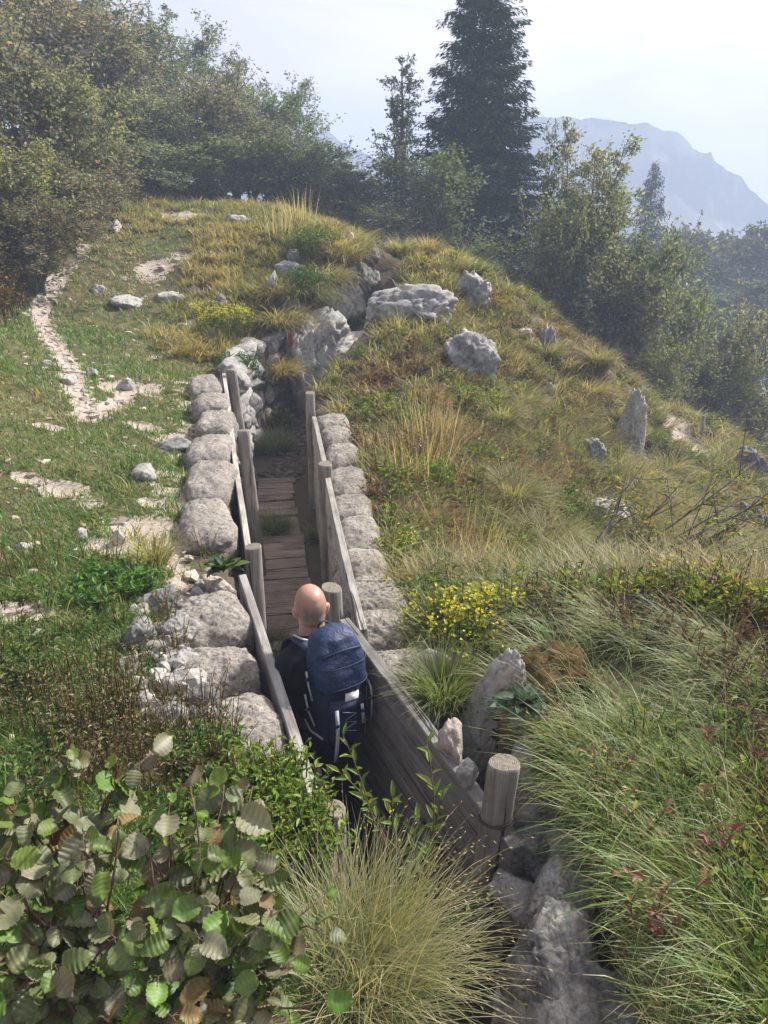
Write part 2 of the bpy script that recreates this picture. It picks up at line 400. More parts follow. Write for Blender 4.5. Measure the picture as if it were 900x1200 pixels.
for a in [(60, 370, 11.5), (95, 295, 14.3), (135, 268, 16.2), (250, 243, 21), (180, 315, 13.8), (320, 245, 19.5), (370, 262, 17), (395, 275, 15.6), (330, 335, 12.8), (240, 345, 13), (250, 395, 11), (325, 400, 11.6),
          (300, 432, 10.6), (170, 430, 9.3), (360, 345, 13.2),
          (395, 300, 14.1), (378, 325, 13.3), (362, 358, 12.5), (408, 285, 15), (450, 288, 15.6), (520, 303, 15), (600, 348, 14), (680, 403, 13), (740, 460, 12), (765, 505, 11.6),
          (500, 365, 12.0), (440, 378, 11.4), (400, 430, 9.9), (375, 478, 8.9), (555, 430, 10.4), (420, 500, 8.2), (500, 470, 8.8), (470, 560, 6.3), (560, 560, 6.9), (640, 480, 10.3),
          (450, 640, 4.8), (520, 650, 5.0), (620, 600, 6.6), (700, 620, 6.7), (700, 535, 9.2), (750, 560, 9.8), (620, 690, 4.9), (700, 690, 5.0), (560, 700, 4.2), (500, 745, 3.55),
          (800, 515, 13), (835, 500, 13.6), (870, 560, 11.3), (895, 545, 12.8), (850, 620, 9.2), (890, 680, 7.0), (800, 660, 6.6), (800, 580, 10), 
          (600, 768, 2.95), (640, 745, 3.05), (760, 720, 3.3), (880, 715, 3.4), (700, 800, 2.65), (800, 800, 2.65), (750, 900, 2.15), (890, 900, 2.2), (640, 880, 2.25), (700, 1050, 1.6), (850, 1150, 1.28), (660, 1170, 1.30)]:
    A.append(tuple(P(*a)))
A = np.array(A)
def _tps(d2): return .5 * d2 * np.log(np.maximum(d2, 1e-12))
def _fit():
    n = len(A); xy = A[:, :2]
    d2 = ((xy[:, None] - xy[None]) ** 2).sum(-1)
    K = _tps(d2) + np.eye(n) * .05; Pm = np.concatenate([np.ones((n, 1)), xy], 1)
    L = np.block([[K, Pm], [Pm.T, np.zeros((3, 3))]])
    return np.linalg.solve(L, np.concatenate([A[:, 2], np.zeros(3)]))
_W = _fit()
def H(x, y, detail=True):
    x = np.atleast_1d(np.asarray(x, float)); y = np.atleast_1d(np.asarray(y, float)); shp = x.shape
    x = x.ravel(); y = y.ravel(); z = np.empty_like(x)
    cx = np.clip(x, -18, 14); cy = np.clip(y, -6, 34)
    for i in range(0, len(x), 40000):
        s = slice(i, i + 40000)
        d2 = (cx[s, None] - A[None, :, 0]) ** 2 + (cy[s, None] - A[None, :, 1]) ** 2
        z[s] = _tps(d2) @ _W[:-3] + _W[-3] + _W[-2] * cx[s] + _W[-1] * cy[s]
    F = np.clip(2 - .30 * x - .16 * np.maximum(y - 22, 0), -62, 17)
    w = sstep(13, 26, np.hypot(x * 1.25, np.maximum(y - 6, 0) * .8))
    w = np.maximum(w, sstep(4, 9, -y))
    z = z * (1 - w) + F * w
    if detail:
        r = np.hypot(x, y)
        z = z + .07 * n2(x, y, .9, 3) * sstep(.5, 4, r) + .028 * n2(x, y, 3.1, 5) + .8 * n2(x, y, .03, 8) * sstep(30, 90, r)
        hill = sstep(0.2, 1.0, x - rrim(np.clip(y, .2, 16.5))) * sstep(4.2, 5.6, y)
        z = z + hill * (.16 * np.abs(n2(x, y, 1.1, 21)) + .05 * n2(x, y, 4.2, 23))
    return z.reshape(shp)

def G(px, py, y0=.8, y1=30):
    """where the line of sight at a photo position meets the open ground"""
    Y = np.geomspace(y0, y1, 900)
    v = (py - 600) / FPX; u = (px - 450) / FPX
    s = Y / (cP - v * sP); X = u * s; Z = ZC + (-sP - v * cP) * s
    hit = np.where(Z < H(X, Y))[0]
    k = hit[0] if len(hit) else len(Y) - 1
    return np.array([X[k], Y[k], float(H(X[k], Y[k])[0])])

# pale stony paths and bare patches: (photo x, y, radius in metres along x, y)
BARE = []
def bare_line(pts, r):
    w = [G(*p)[:2] for p in pts]
    for a, b in zip(w[:-1], w[1:]):
        n = max(2, int(np.hypot(*(b - a)) / (r * .5)))
        for t in np.linspace(0, 1, n): BARE.append((*(a + (b - a) * t), r, r))
bare_line([(100, 290), (62, 335), (45, 365), (62, 400), (82, 430), (88, 455)], .16)
bare_line([(88, 455), (105, 490), (150, 460)], .14)
for px, py, rx, ry in [(180, 316, .36, .6), (150, 455, .45, .3), (75, 573, .24, .13), (25, 717, .22, .14), (205, 650, .32, .36), (240, 690, .25, .3), (215, 252, .8, .5), (165, 620, .3, .25), (290, 258, .4, .3), (230, 380, .3, .3),
                       (795, 512, .55, 1.3), (806, 522, .45, .6), (745, 655, .5, .6), (620, 690, .4, .5), (130, 640, .25, .2), (220, 520, .3, .3), (205, 760, .22, .35), (60, 500, .2, .1), (170, 500, .2, .15), (110, 590, .12, .08), (30, 560, .15, .08), (180, 590, .15, .1), (120, 680, .12, .07), (215, 300, .3, .3), (250, 300, .3, .2)]:
    g = G(px, py); BARE.append((g[0], g[1], rx, ry))
BARE = np.array(BARE); _near = BARE[:, 0] < 1; BARE[_near, 2:] *= .74
def bare(x, y):
    x = np.asarray(x, float); y = np.asarray(y, float); o = np.zeros(x.shape)
    for a, b, rx, ry in BARE:
        m = (np.abs(x - a) < 2.2 * rx) & (np.abs(y - b) < 2.2 * ry)
        if m.any(): o[m] = np.maximum(o[m], np.exp(-(((x[m] - a) / rx) ** 2 + ((y[m] - b) / ry) ** 2) * 1.1))
    return o

def make_ground():
    def axis(lo, hi, n0, pos0, pos1, grow, far_lo, far_hi):
        c = list(np.linspace(pos0, pos1, n0)); st = c[1] - c[0]
        s = st
        while c[-1] < far_hi: s *= grow; c.append(c[-1] + s)
        s = st; l = []
        x = pos0
        while x > far_lo: s *= grow; x -= s; l.append(x)
        return np.array(l[::-1] + c)
    xs = axis(0, 0, 235, -6.6, 3.2, 1.06, -400, 400)
    ys = axis(0, 0, 300, .4, 15.0, 1.05, -170, 390)
    X, Y = np.meshgrid(xs, ys)
    Z = H(X, Y)
    b = bare(X.ravel(), Y.ravel()).reshape(X.shape)
    Z = Z - .03 * b
    t = trench(X, Y)
    Z = np.where(t, np.minimum(floor_z(Y) + .02 * n2(X.ravel(), Y.ravel(), 4, 31).reshape(X.shape), Z), Z)
    ny, nx = X.shape
    i = np.arange(ny - 1)[:, None] * nx + np.arange(nx - 1)[None]
    q = np.stack([i, i + 1, i + nx + 1, i + nx], -1).reshape(-1, 4)
    # Col: r = bare stony ground, g = trench earth, b = dry / rusty hillside
    dry = np.clip(sstep(.1, .9, X - np.where(Y < 16.5, rrim(np.clip(Y, .2, 16.5)), 0)) * sstep(3, 4.5, Y) + sstep(11.5, 13, Y) * sstep(-4, -2.5, X), 0, 1)
    soilm = trench(X, Y, .30) * 1.0
    rk = trench(X, Y, .12) & (Y > 11.6)
    b = np.where(rk, 0.0, b); b = np.maximum(b, .22 * trench(X, Y, .6) * (Y < 9) * (X < lrim(np.clip(Y, .2, 16.5)) + .05))
    col = np.stack([b, np.where(Y > 11, np.maximum(t * 1.0, rk), soilm), dry], -1).reshape(-1, 3)
    m, nt, out = newmat('ground')
    a = nd(nt, 'ShaderNodeAttribute', attribute_name='Col'); sx = nd(nt, 'ShaderNodeSeparateColor'); nt.links.new(a.outputs['Color'], sx.inputs[0])
    tc = nd(nt, 'ShaderNodeTexCoord'); v = tc.outputs['Object']
    big = noise(nt, v, .9, 5, .6); mid = noise(nt, v, 5, 6, .65); fine = noise(nt, v, 60, 5, .7)
    grass = ramp(nt, mid, [(.3, (.05, .05, .02)), (.5, (.095, .085, .04)), (.68, (.16, .13, .08))])
    dryc = ramp(nt, mid, [(.3, (.04, .035, .018)), (.5, (.09, .07, .034)), (.7, (.15, .115, .062))])
    soil = ramp(nt, fine, [(.3, (.05, .038, .028)), (.7, (.14, .11, .085))])
    stone = ramp(nt, fine, [(.25, (.17, .135, .11)), (.5, (.35, .29, .25)), (.75, (.50, .44, .39))])
    c = mixc(nt, sx.outputs[2], grass, dryc)
    add = nd(nt, 'ShaderNodeMath', operation='MULTIPLY_ADD'); nt.links.new(mid, add.inputs[0]); add.inputs[1].default_value = 1.5; nt.links.new(sx.outputs[0], add.inputs[2])
    bf = ramp(nt, add.outputs[0], [(.98, (0, 0, 0)), (1.24, (1, 1, 1))])
    c = mixc(nt, bf, c, stone)
    sp = ramp(nt, big, [(.55, (0, 0, 0)), (.75, (.55, .55, .55))])
    c = mixc(nt, sp, c, soil)
    c = mixc(nt, sx.outputs[1], c, soil)
    n = bumpn(nt, mid, .5, .03); n = bumpn(nt, fine, .6, .008, n)
    principled(nt, out, c, .95, n, .1)
    o = MB().add(np.stack([X, Y, Z], -1), q, col=col).build('ground', m)
    tag(o, kind='structure')
make_ground()

KEEP = []           # footprints (x, y, r) where no grass grows
def keep(x, y, r): KEEP.append((float(x), float(y), float(r)))

# ------------------------------------------------------------------ rocks, bags, wood
def put_rock(name, px, py, w, h, label, mat=None, depth=1.0, Y=None, block=False, sub=4, rough=.20, fiss=.05, seed=0, rot=None, cat='rock', planes=14, sink=.33, group=None, at=None):
    """a rock whose centre shows at (px, py) and which shows w x h photo pixels"""
    g = G(px, py + h * .35) if Y is None else P(px, py + h * .35, Y)
    if at is not None: g = np.array(at, float)
    dep = g[1] * cP + (ZC - g[2]) * sP
    sx = w / FPX * dep / 2; sz = h / FPX * dep / 2 * (1 + .9 * sink)
    sy = max(sx, sz) * depth
    v, t = block_geo(seed + 100, (sx * 1.0, sy * .8, sz * 1.0), 5, 6, .2, sx * .06) if block == True else outcrop_geo(seed, (sx * 1.08, sy, sz * 1.05)) if block == 'out' else rock_geo(seed + 100, (sx * 1.12, sy, sz * 1.15), sub, planes, rough, fiss)
    b = MB().add(v, t=t)
    me = b.mesh(name, mat or M_rock)
    o = link(name, me, None, (g[0], g[1] + sy * .35, g[2] + sz * (1 - 2.3 * sink) * .8), rot or (0, 0, 0))
    keep(g[0], g[1] + sy * .35, max(sx, sy) * .85)
    return tag(o, label, cat, group)

rocks = [
 # hillside outcrops
 ('limestone_outcrop', 484, 361, 84, 46, 'broad pale limestone slab on the grassy ridge right of the cleft', M_rock, 1.0, dict(sub=5, fiss=.09, seed=61, planes=22, rough=.14, block='out', sink=.3)),
 ('limestone_outcrop', 555, 346, 36, 40, 'small split limestone outcrop on the ridge beyond the broad slab', M_rock, 1.1, dict(sub=5, fiss=.08, seed=62, planes=22, rough=.13, block='out')),
 ('limestone_boulder', 553, 421, 52, 54, 'rounded pale boulder jutting from the slope under a mat of dry grass', M_rock, 1.0, dict(sub=5, fiss=.06, seed=63, planes=34, rough=.12, block='out')),
 ('limestone_outcrop', 642, 406, 15, 36, 'narrow upright stone near the ridge line in front of the leafy tree', M_rock, .8, dict(fiss=.08, seed=4, block='out')),
 ('limestone_rock', 614, 391, 16, 10, 'small white stone lying on the ridge grass', M_rock_white, 1, dict(seed=5)),
 ('limestone_rock', 643, 455, 14, 12, 'small pale stone half buried in rusty grass below the upright stone', M_rock_white, 1, dict(seed=6)),
 ('limestone_pinnacle', 741, 512, 32, 76, 'tall pale limestone pinnacle standing on the steep slope', M_rock_white, .8, dict(sub=5, fiss=.12, seed=67, planes=16, rough=.12, sink=.1)),
 ('limestone_rock', 755, 549, 15, 26, 'grey stone at the foot of the tall limestone pinnacle', M_rock, .8, dict(fiss=.05, seed=8)),
 ('limestone_boulder', 697, 530, 22, 30, 'egg shaped grey boulder left of the tall pinnacle', M_rock, .9, dict(fiss=.04, seed=9, block='out')),
 ('limestone_outcrop', 713, 603, 44, 30, 'low weathered outcrop behind the bare branched shrub', M_rock, 1, dict(fiss=.08, seed=10, block='out')),
 ('limestone_rock', 862, 503, 20, 12, 'pale rock on the far ledge to the right of the fence post', M_rock_white, 1, dict(seed=11)),
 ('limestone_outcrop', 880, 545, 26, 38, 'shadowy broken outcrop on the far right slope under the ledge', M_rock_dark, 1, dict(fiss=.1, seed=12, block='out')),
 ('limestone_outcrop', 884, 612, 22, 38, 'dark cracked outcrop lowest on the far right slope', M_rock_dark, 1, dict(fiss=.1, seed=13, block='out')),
 # knoll and meadow
 ('limestone_block', 338, 321, 28, 24, 'squarish grey block on the front of the grassy knoll', M_rock, 1, dict(seed=14, block=True)),
 ('limestone_block', 345, 302, 17, 18, 'small upright stone perched above the squarish block on the knoll', M_rock, 1, dict(seed=15, block=True)),
 ('limestone_rock', 319, 334, 14, 26, 'narrow grey stone left of the squarish block on the knoll', M_rock, 1, dict(seed=16)),
 ('limestone_rock', 345, 352, 26, 22, 'broken rubble stone below the squarish block on the knoll', M_rock_white, 1, dict(seed=17, rough=.2)),
 ('limestone_rock', 369, 322, 16, 10, 'small stone half hidden in the bushy side of the knoll', M_rock, 1, dict(seed=18)),
 ('limestone_rock', 412, 283, 14, 16, 'pale stone on the skyline where the knoll drops to the cleft', M_rock_white, 1, dict(seed=19)),
 ('flat_stone', 143, 355, 32, 12, 'flat pale stone bedded in grass right of the stony trail', M_rock_white, 1, dict(seed=20, sink=.3)),
 ('flat_stone', 195, 349, 30, 12, 'flat pale stone in grass at the foot of the knoll', M_rock_white, 1, dict(seed=21, sink=.3)),
 ('flat_stone', 114, 340, 18, 9, 'small flat stone just right of the trail bend', M_rock_white, 1, dict(seed=22)),
 ('flat_stone', 227, 340, 16, 8, 'small stone at the left foot of the knoll', M_rock, 1, dict(seed=23)),
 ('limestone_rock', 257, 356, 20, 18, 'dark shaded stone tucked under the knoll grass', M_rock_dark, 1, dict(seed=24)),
 ('limestone_rock', 135, 268, 10, 14, 'pale stone at the edge of the brown bushes by the trail top', M_rock_white, 1, dict(seed=25)),
 ('flat_stone', 278, 257, 26, 11, 'flat pale stone on the crest of the knoll', M_rock_white, 1.2, dict(seed=26)),
 ('flat_stone', 147, 450, 20, 13, 'pale squarish stone in the bare patch of the meadow', M_rock_white, 1, dict(seed=27)),
 ('limestone_rock', 107, 437, 16, 8, 'small pale stone at the lower end of the trail', M_rock_white, 1, dict(seed=28)),
 ('limestone_rock', 79, 445, 20, 10, 'cream stone lying in the trail where it meets the meadow', M_rock_white, 1, dict(seed=29)),
 ('limestone_rock', 52, 425, 12, 8, 'small white stone in grass left of the trail', M_rock_white, 1, dict(seed=30)),
 ('limestone_rock', 27, 642, 18, 11, 'white stone in the meadow by the left picture edge', M_rock_white, 1, dict(seed=31)),
 ('limestone_rock', 92, 627, 20, 12, 'chalky white stone in the middle of the meadow', M_rock_white, 1, dict(seed=32)),
 ('limestone_rock', 139, 629, 15, 14, 'pinkish white stone in the meadow toward the trench', M_rock_pink, 1, dict(seed=33)),
 ('limestone_rock', 167, 555, 34, 16, 'low grey stone bedded in turf beside the left sandbags', M_rock, 1, dict(seed=34, sink=.35)),
 ('limestone_rock', 42, 745, 22, 10, 'grey stone in rough grass at the lower left of the meadow', M_rock, 1, dict(seed=35)),
 ('flat_stone', 205, 521, 40, 16, 'flat grey slab running from the turf to the left sandbags', M_rock, 1, dict(seed=36, sink=.35)),
 # rubble by the near left bags
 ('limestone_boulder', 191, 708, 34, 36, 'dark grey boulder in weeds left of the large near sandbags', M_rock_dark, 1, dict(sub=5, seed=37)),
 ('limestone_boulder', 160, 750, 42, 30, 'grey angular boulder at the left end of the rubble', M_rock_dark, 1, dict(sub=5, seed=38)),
 ('rubble_stone', 205, 742, 46, 34, 'cracked grey rubble stone between dark boulder and large sandbag', M_rock, 1, dict(sub=5, seed=39)),
 ('rubble_stone', 188, 772, 18, 18, 'small bright white chip standing in the rubble', M_rock_white, .7, dict(seed=40)),
 ('rubble_stone', 183, 790, 18, 14, 'white flat chip lying below the standing white chip', M_rock_white, .9, dict(seed=41)),
 ('rubble_stone', 215, 775, 36, 24, 'lumpy grey rubble stone touching the middle near sandbag', M_rock, 1, dict(seed=42)),
 ('rubble_stone', 208, 806, 34, 24, 'pale rubble stone with lichen beneath the white chips', M_rock, 1, dict(seed=43)),
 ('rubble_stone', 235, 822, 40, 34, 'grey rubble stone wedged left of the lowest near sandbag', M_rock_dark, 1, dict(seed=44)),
 ('rubble_stone', 160, 830, 40, 30, 'crumbling white rubble in dry brown stems', M_rock_white, 1, dict(seed=45, rough=.22)),
 ('rubble_stone', 250, 688, 40, 18, 'low crusty stone behind the large near sandbag', M_rock_pink, 1, dict(seed=46)),
 # right side near
 ('limestone_boulder', 505, 779, 48, 40, 'smooth oval grey boulder beside the right sandbag row', M_rock_pink, .8, dict(sub=5, seed=47, rough=.07, planes=30, fiss=.02)),
 ('rubble_stone', 531, 872, 26, 42, 'cream stone block behind the top edge of the near board wall', M_rock_pink, .8, dict(seed=48, planes=8)),
 ('rubble_stone', 549, 905, 26, 28, 'small grey block between the near board wall and the mossy slab', M_rock, .8, dict(seed=49, planes=8)),
]
for nm, px, py, w, h, lab, mat, dep, kw in rocks:
    put_rock(nm, px, py, w, h, lab, mat, dep, **kw)

# rocks that stand in the trench wall (own positions)
def wall_rock(name, pos, size, label, mat, seed, rot=(0, 0, 0), sub=5, rough=.22, fiss=.08, cat='rock', planes=12, block=False):
    v, t = rock_geo(seed, size, 6 if pos[1] < 3 else 5, 11, .055, .05, 60) if block else rock_geo(seed, size, sub, planes, rough, fiss)
    o = MB().add(v, t=t).build(name, mat, None, loc=pos, rot=rot)
    keep(pos[0], pos[1], min(max(size[:2]) * .9, .45) if pos[1] > 3 else max(size[:2]) * .5 if size[1] < .4 else .01)
    return tag(o, label, cat)
M_rock_moss = rock_mat('limestone_mossy', (.17, .16, .17), (.42, .41, .42), (.28, .22, .15))
def at(px, py, Y, dz=0): p = P(px, py, Y); p[2] += dz; return p
wall_rock('limestone_slab', at(572, 842, 2.60), (.085, .15, .31), 'upright grey slab at the edge of the trench beside the mossy mound', M_rock, 366, (.1, .24, .35), block=True)
keep(*at(578, 800, 2.75)[:2], .20); keep(*at(625, 830, 2.62)[:2], .20); keep(*at(590, 860, 2.4)[:2], .16)
NR = dict(rough=.07, fiss=.05)
wall_rock('limestone_block', at(630, 915, 2.22), (.10, .12, .20), 'flat faced grey block behind the near wire bound post', M_rock_near, 302, (0, .1, .2), planes=8, **NR)
wall_rock('limestone_rock', at(640, 965, 2.08), (.12, .11, .11), 'grey block wedged right of the near post under the bank', M_rock_near, 303, planes=9, **NR)
wall_rock('limestone_rock', at(622, 1004, 1.96), (.12, .13, .12), 'angular dark grey rock at the foot of the near post', M_rock_near, 304, (.3, .2, .5), block=True)
wall_rock('limestone_rock', at(668, 1012, 1.92), (.13, .13, .13), 'shaded rock under the overhanging green grass', M_rock_near, 305, planes=9, **NR)
wall_rock('limestone_rock', at(612, 1065, 1.80), (.11, .13, .12), 'dark rock low in the trench left of the stacked rocks', M_rock_near, 306, planes=8, **NR)
wall_rock('limestone_rock', at(652, 1058, 1.70), (.12, .12, .12), 'rounded grey rock in the middle of the stacked trench rocks', M_rock_near, 307, (-.2, .2, .9), block=True)
wall_rock('limestone_boulder', at(648, 1135, 1.52), (.14, .16, .17), 'big fissured grey boulder at the bottom of the picture beside the trench', M_rock_near, 358, (.1, .15, .4), block=True)
wall_rock('limestone_rock', at(610, 1175, 1.46), (.10, .13, .13), 'dark cracked rock at the bottom edge of the trench', M_rock_near, 309, planes=9, **NR)
wall_rock('limestone_boulder', at(672, 1185, 1.38), (.15, .16, .16), 'grey boulder half under long grass at the bottom edge', M_rock_near, 310, planes=12, **NR)
wall_rock('limestone_rock', at(612, 985, 2.22), (.10, .12, .12), 'small dark stone tucked behind the near post', M_rock_near, 311, planes=9, **NR)
wall_rock('limestone_rock', (.72, 1.75, .62), (.16, .62, .72), 'tall rough rock face lining the right side of the trench bottom', M_rock_near, 312, **NR)
wall_rock('limestone_rock', (.70, .95, .62), (.16, .5, .70), 'rough rock face of the trench nearest the camera', M_rock_near, 313, **NR)
def moss_mound():
    p = at(634, 842, 2.62); p[2] = float(H(p[0], p[1] + .1)[0]) - .08; keep(p[0] + .05, p[1], .36); keep(p[0] + .30, p[1] + .05, .26); keep(p[0] + .45, p[1] - .1, .22); t_ = thing('mossy_mound', 'rust brown mossy mound leaning against the upright grey slab', 'mossy rock', p)
    v, t = block_geo(411, (.25, .24, .25), 5, 2.4, .22, .03); m, nt, out = newmat('moss'); tc = nd(nt, 'ShaderNodeTexCoord'); f = noise(nt, tc.outputs['Object'], 9, 6, .7); f2 = noise(nt, tc.outputs['Object'], 90, 4, .7)
    c = mixc(nt, .7, ramp(nt, f, [(.34, (.025, .032, .012)), (.5, (.075, .055, .02)), (.68, (.14, .085, .025))]), ramp(nt, f2, [(.3, (.4, .4, .4)), (.65, (1.2, 1.2, 1.2))]), 'MULTIPLY')
    principled(nt, out, c, .95, bumpn(nt, f2, 1, .01, bumpn(nt, f, .8, .03)), .1)
    MB().add(v, t=t).build('moss', m, t_)
moss_mound()
# crags of the far trench
wall_rock('limestone_crag', at(386, 412, 12.5), (.72, .40, .80), 'fissured pale crag forming the inner face of the bending trench', M_rock_white, 320, (0, 0, .75), rough=.12, fiss=.13, planes=11)
wall_rock('limestone_crag', at(354, 430, 12.0), (.38, .36, .90), 'streaked crag below the leafy shrub at the bend of the trench', M_rock_white, 321, (0, 0, .3), rough=.12, fiss=.12, planes=11)
wall_rock('limestone_crag', at(402, 362, 13.5), (.34, .34, .52), 'upright pale crag under the overhanging knoll grass', M_rock_white, 322, (0, 0, .6), rough=.12, fiss=.13, planes=11)
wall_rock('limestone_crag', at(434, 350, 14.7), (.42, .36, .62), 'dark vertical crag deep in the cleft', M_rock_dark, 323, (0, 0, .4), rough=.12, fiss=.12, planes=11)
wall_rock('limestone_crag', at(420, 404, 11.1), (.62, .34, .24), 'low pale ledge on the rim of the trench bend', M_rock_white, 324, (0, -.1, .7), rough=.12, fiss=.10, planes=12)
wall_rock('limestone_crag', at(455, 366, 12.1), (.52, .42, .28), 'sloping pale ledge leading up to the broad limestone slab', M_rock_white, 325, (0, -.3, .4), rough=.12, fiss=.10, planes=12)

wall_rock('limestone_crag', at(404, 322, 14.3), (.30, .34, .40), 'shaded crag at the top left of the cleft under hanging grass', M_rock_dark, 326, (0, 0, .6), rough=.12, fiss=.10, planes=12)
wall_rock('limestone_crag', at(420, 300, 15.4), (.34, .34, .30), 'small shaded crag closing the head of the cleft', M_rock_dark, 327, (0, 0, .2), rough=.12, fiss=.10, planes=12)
wall_rock('limestone_crag', (-1.30, 12.75, .75), (.40, .28, .75), 'pale fractured rock face left of the cleft', M_rock_white, 328, (0, 0, .7), rough=.12, fiss=.13, planes=12)
wall_rock('limestone_crag', (-.62, 14.1, 1.25), (.42, .26, .80), 'tall pale rock face where the cleft bends out of sight', M_rock_white, 329, (0, 0, .9), rough=.12, fiss=.13, planes=12)
wall_rock('limestone_crag', (-.55, 10.75, .50), (.20, .45, .75), 'low rock lining the right side of the far trench', M_rock, 330, (0, 0, -.35), rough=.12, fiss=.1, planes=12)
# dry stone wall on the left beyond the boards
def stone_wall():
    t0 = thing('dry_stone_wall', 'pale dry stone wall lining the left side of the trench beyond the posts', 'stone wall', (-1.95, 10, .0))
    g = np.random.default_rng(77); b = MB()
    line = np.array([(-1.76, 8.8), (-1.92, 9.6), (-2.0, 10.4), (-1.9, 11.2), (-1.62, 12.0)])
    seg = np.r_[0, np.cumsum(np.hypot(*np.diff(line, axis=0).T))]
    z = .0; k = 0
    while z < 1.5:
        hgt = g.uniform(.16, .30); s = g.uniform(-.3, 0)
        while s < seg[-1]:
            L = g.uniform(.28, .75); c = min(max(s + L / 2, 0), seg[-1])
            x = np.interp(c, seg, line[:, 0]); y = np.interp(c, seg, line[:, 1])
            e = .05; dx = np.interp(c + e, seg, line[:, 0]) - np.interp(c - e, seg, line[:, 0]); dy = np.interp(c + e, seg, line[:, 1]) - np.interp(c - e, seg, line[:, 1])
            an = math.atan2(dy, dx)
            v, t = rock_geo(900 + k, (L * .58, .18, hgt * .62), 4, 9, .10, .08, 40); k += 1
            ca, sa = math.cos(an), math.sin(an)
            v = np.stack([v[:, 0] * ca - v[:, 1] * sa, v[:, 0] * sa + v[:, 1] * ca, v[:, 2]], -1)
            off = g.uniform(-.03, .03) - .05
            b.add(v + np.array([x - sa * -off + 1.95, y + ca * -off - 10, z + hgt / 2]), t=t)
            s += L
        z += hgt
    b.build('stonework', M_rock, t0)
stone_wall()

# red paint blaze on the wall
_p = at(341, 397, 11.75)
_v, _t = block_geo(5, (.035, .012, .10), 3, 9, .05, .002)
tag(MB().add(_v, t=_t).build('trail_marker', M_red, loc=(_p[0], _p[1] - .1, _p[2]), rot=(0, 0, .4)), 'red trail marker strip at the top of the dry stone wall', 'trail marker')

# cement sandbags
bags = [
 # px, py(centre of top), z top, across, length, label
 ('L', 239, 446, 'topmost cement sandbag of the left row, by the leaning far posts'),
 ('L', 247, 467, 'second sandbag from the far end of the left row, small and rounded'),
 ('L', 252, 489, 'third sandbag from the far end of the left row, bulging over the bleached board'),
 ('L', 245, 520, 'broad left row sandbag where the flat grey slab meets the trench'),
 ('L', 244, 557, 'grey left row sandbag beside the bleached splintered board'),
 ('L', 240, 603, 'square left row sandbag just beyond the crumbled gap'),
 ('L', 247, 718, 'large square near sandbag below the dark green rosette'),
 ('L', 254, 778, 'large rounded near sandbag, middle of the three beside the near board'),
 ('L', 276, 852, 'large near sandbag lowest in the left row, beside the hiker'),
 ('R', 390, 491, 'farthest sandbag of the right row, behind the far post'),
 ('R', 396, 508, 'second sandbag from the far end of the right row'),
 ('R', 401, 529, 'third right row sandbag, with a slumped front'),
 ('R', 406, 560, 'fourth right row sandbag, beside the tall square topped post'),
 ('R', 411, 591, 'fifth right row sandbag, flat topped against the board'),
 ('R', 418, 622, 'sixth right row sandbag, next to yellow dry stalks'),
 ('R', 428, 659, 'block shaped right row sandbag above the sunken pair'),
 ('R', 438, 694, 'low flattened right row sandbag beside the end of the far board wall'),
 ('R', 447, 733, 'wide smooth right row sandbag level with the head of the hiker'),
 ('R', 470, 775, 'sunken right row sandbag left of the oval boulder'),
 ('R', 492, 815, 'nearest right row sandbag behind the near board wall'),
]
ztop = {'L': lambda Y: np.interp(Y, [2.5, 3.5, 5, 9], [1.40, 1.46, 1.52, 1.62]), 'R': lambda Y: np.interp(Y, [2.6, 3.5, 6, 8.6], [1.30, 1.30, 1.28, 1.20])}
bpos = []
for side, px, py, lab in bags:
    Y = 5.0
    for _ in range(30):
        z = ztop[side](Y); ang = PITCH + math.atan((py - 600) / FPX); Y = .5 * Y + .5 * (ZC - z) / math.tan(ang)
    dep = Y * cP + (ZC - z) * sP
    bpos.append([side, (px - 450) / FPX * dep, Y, z, lab])
for i, (side, x, y, z, lab) in enumerate(bpos):
    nb = [b for b in bpos if b[0] == side]
    j = nb.index(bpos[i])
    gaps = [abs(nb[k][2] - y) for k in (j - 1, j + 1) if 0 <= k < len(nb)]
    L = min(min(gaps) * 1.04, .74)
    W = .345 if side == 'L' else .33
    big = 1.0
    if side == 'L' and y < 3.9: W = .35; L = min(L, .54)
    hh = .31 + .04 * math.sin(i * 2.3)
    lo = x - (lrim(y) if side == 'L' else rrim(y))
    v, t = bag_geo(40 + i, (W / 2 * 1.04, L / 2 * 1.03, hh / 2), 6 if y < 4.2 else 5)
    e = .3
    r_ = lrim if side == 'L' else rrim
    an = math.atan2(-(r_(y + e) - r_(y - e)), 2 * e)
    o = MB().add(v, t=t).build('cement_sandbag', M_bag, loc=(x, y + .02, z - hh / 2 + .02), rot=(random.uniform(-.08, .08), random.uniform(-.08, .08), an + random.uniform(-.12, .12)))
    tag(o, lab, 'sandbag', 'cement sandbags along the left rim' if side == 'L' else 'cement sandbags along the right rim')
    keep(x, y, W * .58); keep(x, y + L * .3, W * .5); keep(x, y - L * .3, W * .5)

